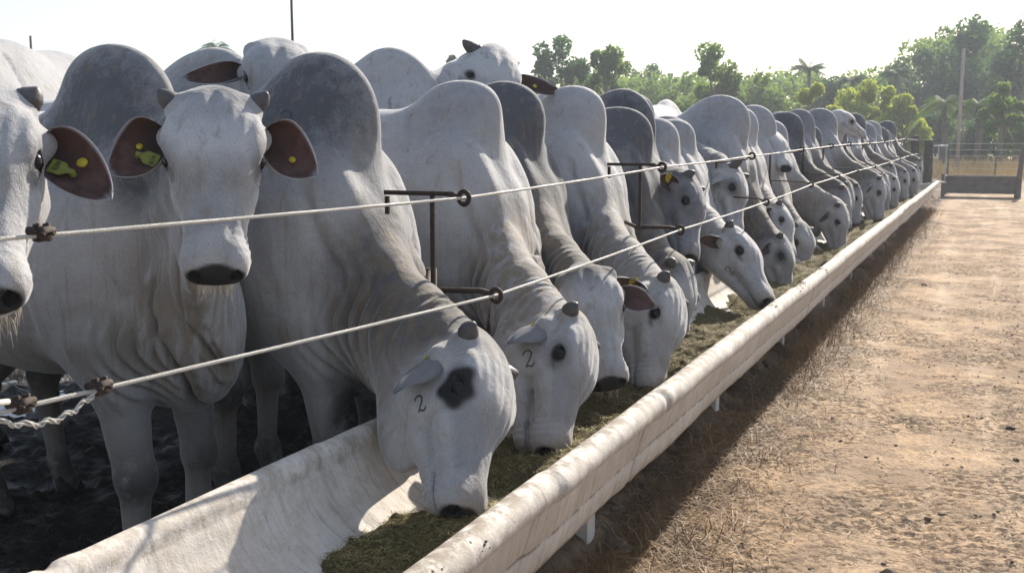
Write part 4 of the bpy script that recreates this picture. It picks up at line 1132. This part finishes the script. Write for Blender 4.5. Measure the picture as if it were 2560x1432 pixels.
def clods():
    r = random.Random(5); V = []; Q = []
    for i in range(9000):
        y = 1.7 + 16 * r.random() ** 1.9; x = r.uniform(-1.0, 3.0) if r.random() < .45 else r.gauss(1.3, .7)
        if not -1.1 < x < 3.1: continue
        if mnoise.noise(Vector((x * 1.3, y * 1.1, 4))) < -.05 and r.random() < .8: continue
        for q in range(1 + int(5 * r.random() ** 2)):
            s = .0025 + .009 * r.random() ** 4 * (1 + (x > .5)); xx = x + r.gauss(0, .02); yy = y + r.gauss(0, .02); blob((xx, yy, zlane(xx, yy) + s * .1), s, i + q * 7, 1, V, Q, .5)
    o = mk_np('clods', V, Q, M['clod'], smooth=False); tag(o, 'small dark crumbs of earth and dung strewn over the lane', 'clods', kind='stuff')
clods(); crumbs()
for i, (px, py, s, lab) in enumerate([(2225, 1428, .035, 'large dark clod cut by the bottom edge of the picture'), (2540, 1150, .014, 'round dark stone near the right edge of the lane'),
        (2525, 1070, .022, 'reddish clod at the right edge above the round stone'), (2310, 712, .03, 'lone dark dung pat in the middle of the far lane'),
        (2355, 1285, .017, 'dark crumbly clod right of its smaller twin in the lower right'), (2320, 1295, .014, 'smaller dark clod left of a crumbly one in the lower right'),
        (1610, 1125, .055, 'broken red-brown clod in the straw under the trough'), (1790, 1170, .04, 'dark red clod in straw at the shadow edge'), (1540, 1385, .05, 'dark clod beside the nearest trough leg'),
        (1915, 945, .06, 'angular red-brown lump leaning by the trough foot'), (1660, 1170, .05, 'flat brown clod beside the broken red-brown one')]):
    r = ray(px, py); t = -CAM_Z / r.z; p = Vector((r.x * t, r.y * t, 0)); V = []; Q = []
    blob((0, 0, s * .15), s, i + 50, 3, V, Q, .5); o = mk_np('dirt_clod', V, Q, M['rock'] if i in (2, 6, 7, 9, 10) else M['clod']); o.location = (p.x, p.y, zlane(p.x, p.y)); tag(o, lab, 'clod', 'big clods on the lane')

# ---------------------------------------------------------------- background
def mat_leaf(name, c1, c2, tr):
    a = N(name); c = a.coord(); n = a.noise(c, 1.1, 3, .6); col = a.mix(a.ramp(n, .35, .65), c1, c2)
    m = a.fin(col, .75, None, .25); t = a.n('BsdfTranslucent'); t.inputs[0].default_value = (*tr, 1)
    mx = a.n('MixShader'); mx.inputs[0].default_value = .35; a.l(a.b.outputs[0], mx.inputs[1]); a.l(t.outputs[0], mx.inputs[2]); a.l(mx.outputs[0], a.out.inputs[0]); return m
M['leaf_dark'] = mat_leaf('leaf_dark', (.045, .095, .045), (.022, .052, .032), (.10, .20, .05))
M['leaf_mid'] = mat_leaf('leaf_mid', (.11, .17, .05), (.06, .11, .04), (.24, .36, .06))
M['leaf_lime'] = mat_leaf('leaf_lime', (.27, .32, .055), (.17, .23, .045), (.60, .65, .09))
M['bark'] = simple('bark', (.16, .14, .12), .9, .4, 6, .6, .03)
M['dry'] = simple('dry_grass', (.62, .45, .20), .85, .45, .6, 0)
M['pale_pole'] = simple('concrete_pole', (.36, .30, .27), .85, .25, 5, .3, .01)
M['white_rail'] = simple('white_rail', (.42, .42, .43), .6, .2, 8)
M['old_board'] = simple('old_board', (.17, .14, .12), .9, .45, 5, .6, .01)
def place(px, dist, z=0):
    """ground point in the direction of pixel column px at distance dist (along the view)"""
    r = cR * (px - 1280) + Vector((cF.x, cF.y, 0)) * 2700; r *= dist / 2700; return Vector((r.x, r.y, z))
def top_z(py, dist): return CAM_Z + (345 - py) / 2725 * dist
def crown(V, Q, cs, n, size, rg, gap=.0):
    for k in range(n):
        c, r = cs[rg.randint(len(cs))]; d = rg.randn(3); d /= np.linalg.norm(d); p = c + d * r * (.45 + .6 * rg.rand() ** .6)
        u = rg.randn(3); u /= np.linalg.norm(u); w = np.cross(u, rg.randn(3)); w /= np.linalg.norm(w); s = size * rg.uniform(.6, 1.4); i = len(V)
        V += [p - u * s, p + w * s * .55, p + u * s, p - w * s * .55]; Q.append((i, i + 1, i + 2, i + 3))
def tree(px, py_top, dist, wpx, label, leaf='leaf_mid', seed=0, airy=.5, n=2600, size=.14, trunk_py=None, lean=0, low=.25, group='trees along the far edge of the pens', name='tree', cat='tree'):
    rg = np.random.RandomState(seed); H = top_z(py_top, dist); Wd = wpx / 2700 * dist; p = place(px, dist)
    root = tag(empty(name, (p.x, p.y, 0)), label, cat, group)
    tr = MB(); cs = []
    tr.tube([Vector((lean * t, .0, H * .62 * t)) + Vector((rg.uniform(-.1, .1), 0, 0)) * t for t in (0, .3, .6, 1)], [H * .028, H * .022, H * .016, H * .010], 8)
    nl = 9 + int(6 * airy)
    for k in range(nl):
        z0 = H * rg.uniform(low * .8, .6); az = rg.uniform(0, 6.28); L = Wd * .5 * rg.uniform(.35, .95); zz = H * (low + (1 - low) * rg.uniform(.2, .93))
        # dome-shaped envelope
        rel = (zz / H - low) / (1 - low); env = math.sqrt(max(.08, 1 - (max(0, rel - .35) / .65) ** 2)); L *= env
        e = Vector((lean + math.cos(az) * L, math.sin(az) * L * .8, zz)); a = Vector((lean * .5, 0, z0)); m = a.lerp(e, .5) + Vector((0, 0, .08 * H))
        tr.tube([a, m, e], [H * .010, H * .006, H * .003], 6)
        r = Wd * rg.uniform(.09, .17) * (1.25 - .5 * airy); cs.append((np.array(e), r)); cs.append((np.array(m.lerp(e, .5)) + rg.randn(3) * .2, r * .8))
    cs.append((np.array((lean, 0, H - Wd * .10)), Wd * .11))
    tr.build('trunk', M['bark'], root)
    V, Q = [], []; crown(V, Q, cs, int(n * 1.7), size * .8, rg)
    mk_np('crown', V, Q, M[leaf], root, False); return root
def palm(px, py_top, dist, label, fr=1.6, seed=0, n=16, droop=1.0, leaf='leaf_dark'):
    rg = np.random.RandomState(seed); H = top_z(py_top, dist) - fr * .35; p = place(px, dist); root = tag(empty('palm_tree', (p.x, p.y, 0)), label, 'palm', 'palms among the far trees')
    MB().tube([Vector((0, 0, 0)), Vector((.1, 0, H * .5)), Vector((0, 0, H))], [.17, .13, .11], 8).build('trunk', M['bark'], root)
    V, Q = [], []
    for k in range(n):
        az = 6.283 * k / n + rg.uniform(-.2, .2); el = rg.uniform(-.1, 1.25); d = np.array((math.cos(az), math.sin(az), 0)); L = fr * rg.uniform(.8, 1.1); sd_ = np.array((-d[1], d[0], 0))
        for i in range(26):
            t = (i + 1) / 26; x = L * t * math.cos(el * .8); z = L * t * math.sin(el) - droop * L * t * t * .75; c = d * x + np.array((0, 0, H + z)); l = L * .30 * math.sin(math.pi * min(1, t * .9 + .1)) + .05
            for s in (-1, 1):
                e = c + sd_ * s * l + d * l * .4 - np.array((0, 0, l * .55)); j = len(V); V += [c, c + d * L * .03, e + d * .01, e]; Q.append((j, j + 1, j + 2, j + 3))
    mk_np('crown', V, Q, M[leaf], root, False)
palm(565, 108, 70, 'distant palm top between the two nearest humps of the left', 1.5, 1, droop=.9)
tree(1135, 145, 62, 85, 'round dark treetop left of the horned white head', 'leaf_dark', 2, .1, 1500)
tree(988, 132, 80, 60, 'tiny treetop just above a hump at the centre left', 'leaf_dark', 3, .3, 500)
tree(1400, 98, 62, 220, 'airy tree with open crown, first right of the horned white head', 'leaf_dark', 4, .9, 2600, .15)
tree(1520, 122, 58, 150, 'airy yellowish tree right of the first open crown', 'leaf_mid', 5, .9, 2200, .14)
tree(1620, 165, 85, 190, 'hazy low tree between two airy ones', 'leaf_dark', 6, .7, 2400, .18)
tree(1775, 116, 58, 200, 'airy tree with ragged top above the tall pale hump', 'leaf_mid', 7, .9, 3400, .14)
tree(1705, 200, 70, 160, 'low bushy tree left of the ragged airy tree', 'leaf_mid', 8, .5, 2200, .15)
tree(1890, 185, 66, 190, 'mid-height bushy tree right of the ragged airy tree', 'leaf_mid', 9, .6, 3000, .15)
tree(1460, 205, 72, 240, 'low green thicket tree under the airy crowns', 'leaf_mid', 10, .4, 2600, .16)
palm(2003, 160, 74, 'palm with upright tuft standing above the yellow bush', 1.35, 2, n=26, droop=.5)
tree(2070, 195, 70, 200, 'dull green tree behind the yellow bush', 'leaf_dark', 11, .5, 2800, .16)
tree(2025, 213, 52, 150, 'bright yellow-green bush behind the raised white head', 'leaf_lime', 12, .1, 5200, .12, low=.05)
tree(2150, 205, 56, 200, 'pale lime tree right of the yellow bush', 'leaf_lime', 13, .5, 5500, .12, low=.1)
tree(2240, 238, 54, 150, 'small lime bush above the far fence post', 'leaf_lime', 14, .4, 4500, .12, low=.05)
palm(2110, 186, 68, 'arching palm right of the tufted palm', 1.3, 3, n=24, droop=1.1, leaf='leaf_dark')
palm(2215, 168, 70, 'arching palm left of the biggest dark tree', 1.5, 4, n=24, droop=1.1)
tree(2280, 130, 74, 230, 'dark tree forming the left shoulder of the biggest mass', 'leaf_dark', 15, .3, 4200, .17, low=.1)
tree(2400, 68, 72, 300, 'biggest dark tree behind the tall pale pole', 'leaf_dark', 16, .25, 6500, .17, low=.1)
tree(2520, 60, 66, 240, 'dark tree with dead branches at the right edge', 'leaf_dark', 17, .5, 4500, .15, low=.15)
palm(2335, 225, 50, 'drooping palm left of the tall pale pole', 1.7, 5, droop=1.4, leaf='leaf_mid')
palm(2420, 235, 50, 'drooping palm right of the tall pale pole', 1.6, 6, droop=1.4, leaf='leaf_mid')
tree(2480, 210, 48, 120, 'light green small tree with pale trunk near the right edge', 'leaf_mid', 18, .7, 2000, .12, low=.2)
tree(2300, 290, 60, 150, 'low dark undergrowth bush left of the pole foot', 'leaf_dark', 19, .2, 2200, .14, low=0, name='bush', cat='bush')
tree(2410, 300, 56, 170, 'low dark undergrowth bush right of the pole foot', 'leaf_dark', 20, .2, 2600, .14, low=0, name='bush', cat='bush')
tree(2530, 300, 52, 160, 'low green undergrowth bush at the right edge', 'leaf_mid', 21, .2, 2400, .13, low=0, name='bush', cat='bush')
tree(2600, 230, 60, 200, 'green tree just past the right edge', 'leaf_mid', 22, .4, 2400, .15, low=.05)
# continuous low woodland behind the single trees: too dense to count
def woodland():
    rg = np.random.RandomState(77); V, Q = [], []
    prof = [(900, 300), (1150, 240), (1350, 195), (1600, 185), (1760, 195), (1900, 190), (2050, 190), (2160, 172), (2230, 140), (2330, 88), (2400, 72), (2480, 90), (2560, 90), (2700, 120)]
    xs_ = [a for a, b in prof]; ys_ = [b for a, b in prof]; cs = []
    for k in range(620):
        px = rg.uniform(900, 2700); top = np.interp(px, xs_, ys_); dist = rg.uniform(76, 92); H = top_z(top, dist) * rg.uniform(.80, 1.0)
        p = place(px, dist); z = H * rg.uniform(.12, 1) ** .8; cs.append((np.array((p.x, p.y, z)), rg.uniform(.6, 1.5)))
    crown(V, Q, cs, 90000, .19, rg)
    o = mk_np('woodland', V, Q, M['leaf_mid'], None, False); tag(o, 'dense green woodland closing the view behind the separate trees', 'woodland', kind='stuff')
woodland()
# bare dead tree
def dead():
    p = place(2530, 60); root = tag(empty('dead_tree', (p.x, p.y, 0)), 'bare dead tree whose branches stick up at the top right', 'tree'); rg = random.Random(9); mb = MB(); H = top_z(20, 60)
    def br(a, d, L, r, k):
        b = a + d * L; mb.tube([a, a.lerp(b, .5) + Vector((rg.uniform(-.1, .1), 0, rg.uniform(-.05, .1))) * L, b], [r, r * .8, r * .55], 6)
        if k > 0:
            for _ in range(2 + (rg.random() < .5)): br(b, (d + Vector((rg.uniform(-.8, .8), rg.uniform(-.5, .5), rg.uniform(-.1, .5)))).normalized(), L * rg.uniform(.55, .8), r * .55, k - 1)
    br(Vector((0, 0, 0)), Vector((0, 0, 1)), H * .5, .16, 0); br(Vector((0, 0, H * .5)), Vector((.05, 0, 1)).normalized(), H * .22, .09, 4)
    mb.build('branches', M['bark'], root)
dead()
# grass strip, fences, poles
def f_gr(r):
    y = 44 + 16 * r.rand(); x = r.uniform(-3, 8)
    return (x, y, 0), r.uniform(.35, .9), r.uniform(0, 6.28), r.uniform(1.0, 1.5), r.uniform(.008, .022)
blades('dry_grass', 9000, f_gr, M['dry'], 'tall dry golden grass beyond the far fence', 'grass', 11)
def wire_fence(y, x0, x1, h, label, step=1.6):
    root = tag(empty('wire_fence', ((x0 + x1) / 2, y, 0)), label, 'fence'); cx = (x0 + x1) / 2
    x = x0
    while x <= x1: MB().tube([Vector((x - cx, 0, 0)), Vector((x - cx + .02, 0, h))], .028, 7).build('post', M['wood_dark'], root); x += step
    for k in range(6): MB().tube([Vector((x0 - cx, -.05, h * (.16 + .16 * k))), Vector((x1 - cx, -.05, h * (.16 + .16 * k)))], .008, 5).build('wire', M['cable'], root)
wire_fence(43, -1.5, 7.5, 1.4, 'thin grey wire fence in front of the dry grass')
def pole(px, py0, py1, dist, r, label, lean=0, mat='pale_pole'):
    p = place(px, dist); h = top_z(py0, dist); o = MB().tube([Vector((0, 0, 0)), Vector((lean * .5, 0, h * .5)), Vector((lean, 0, h))], [r, r * .85, r * .7], 12).build('utility_pole', M[mat]); o.location = (p.x, p.y, 0); return tag(o, label, 'pole')
pole(2376, 128, 380, 46, .085, 'tall pale pole standing in front of the biggest dark tree', 0.0)
pole(748, -60, 100, 30, .05, 'slim dark pole rising behind the grey-faced peering bull', 0, 'rust')
pole(113, 98, 140, 40, .06, 'short dark pole above the white back at top left', 0, 'rust')
post(.62, 31.2, 1.42, .07, 'slim post at the right end of the wooden trough', mat='old_board', lean=.07)
post(1.72, 30.5, 1.45, .11, 'dark thick post at the right edge beyond the lane', lean=.02)
def box_trough():
    root = tag(empty('wooden_trough', (-.25, 31.2, 0)), 'low weathered wooden trough standing across the far end of the lane', 'trough')
    for k in range(3): MB().box((0, 0, .16 + k * .155), (1.72, .05, .145)).build('plank', M['old_board'], root, False)
    for k in range(3): MB().box((0, .62, .16 + k * .155), (1.72, .05, .145)).build('plank', M['old_board'], root, False)
    for s in (-1, 1):
        MB().box((s * .88, .31, .30), (.05, .74, .5)).build('end_board', M['old_board'], root, False)
        MB().box((s * .93, -.02, .30), (.09, .11, .62)).build('leg', M['old_board'], root, False)
box_trough()
def gate():
    root = tag(empty('metal_gate', (-1.15, 29.2, 0)), 'thin grey pipe gate end next to the two dark far posts', 'gate')
    for z in (.45, 1.35): MB().tube([Vector((-.3, 0, z)), Vector((.12, 0, z))], .022, 8).build('rail', M['white_rail'], root)
    for x in (-.1, .08): MB().tube([Vector((x, 0, .45)), Vector((x, 0, 1.35))], .014, 6).build('bar', M['white_rail'], root)
gate()

# ---------------------------------------------------------------- haze
hm = bpy.data.materials.new('haze_air'); hm.use_nodes = True; ht = hm.node_tree; ht.nodes.clear()
ho = ht.nodes.new('ShaderNodeOutputMaterial'); hv_ = ht.nodes.new('ShaderNodeVolumePrincipled'); ht.links.new(hv_.outputs[0], ho.inputs['Volume'])
hv_.inputs['Color'].default_value = (.86, .92, 1.0, 1); hv_.inputs['Density'].default_value = .0014; hv_.inputs['Anisotropy'].default_value = .2
hb = MB().box((-15, 46, 6.5), (100, 112, 15)).build('haze', hm, smooth=False); hb['kind'] = 'stuff'; hb['label'] = 'thin morning haze hanging over the pens and trees'
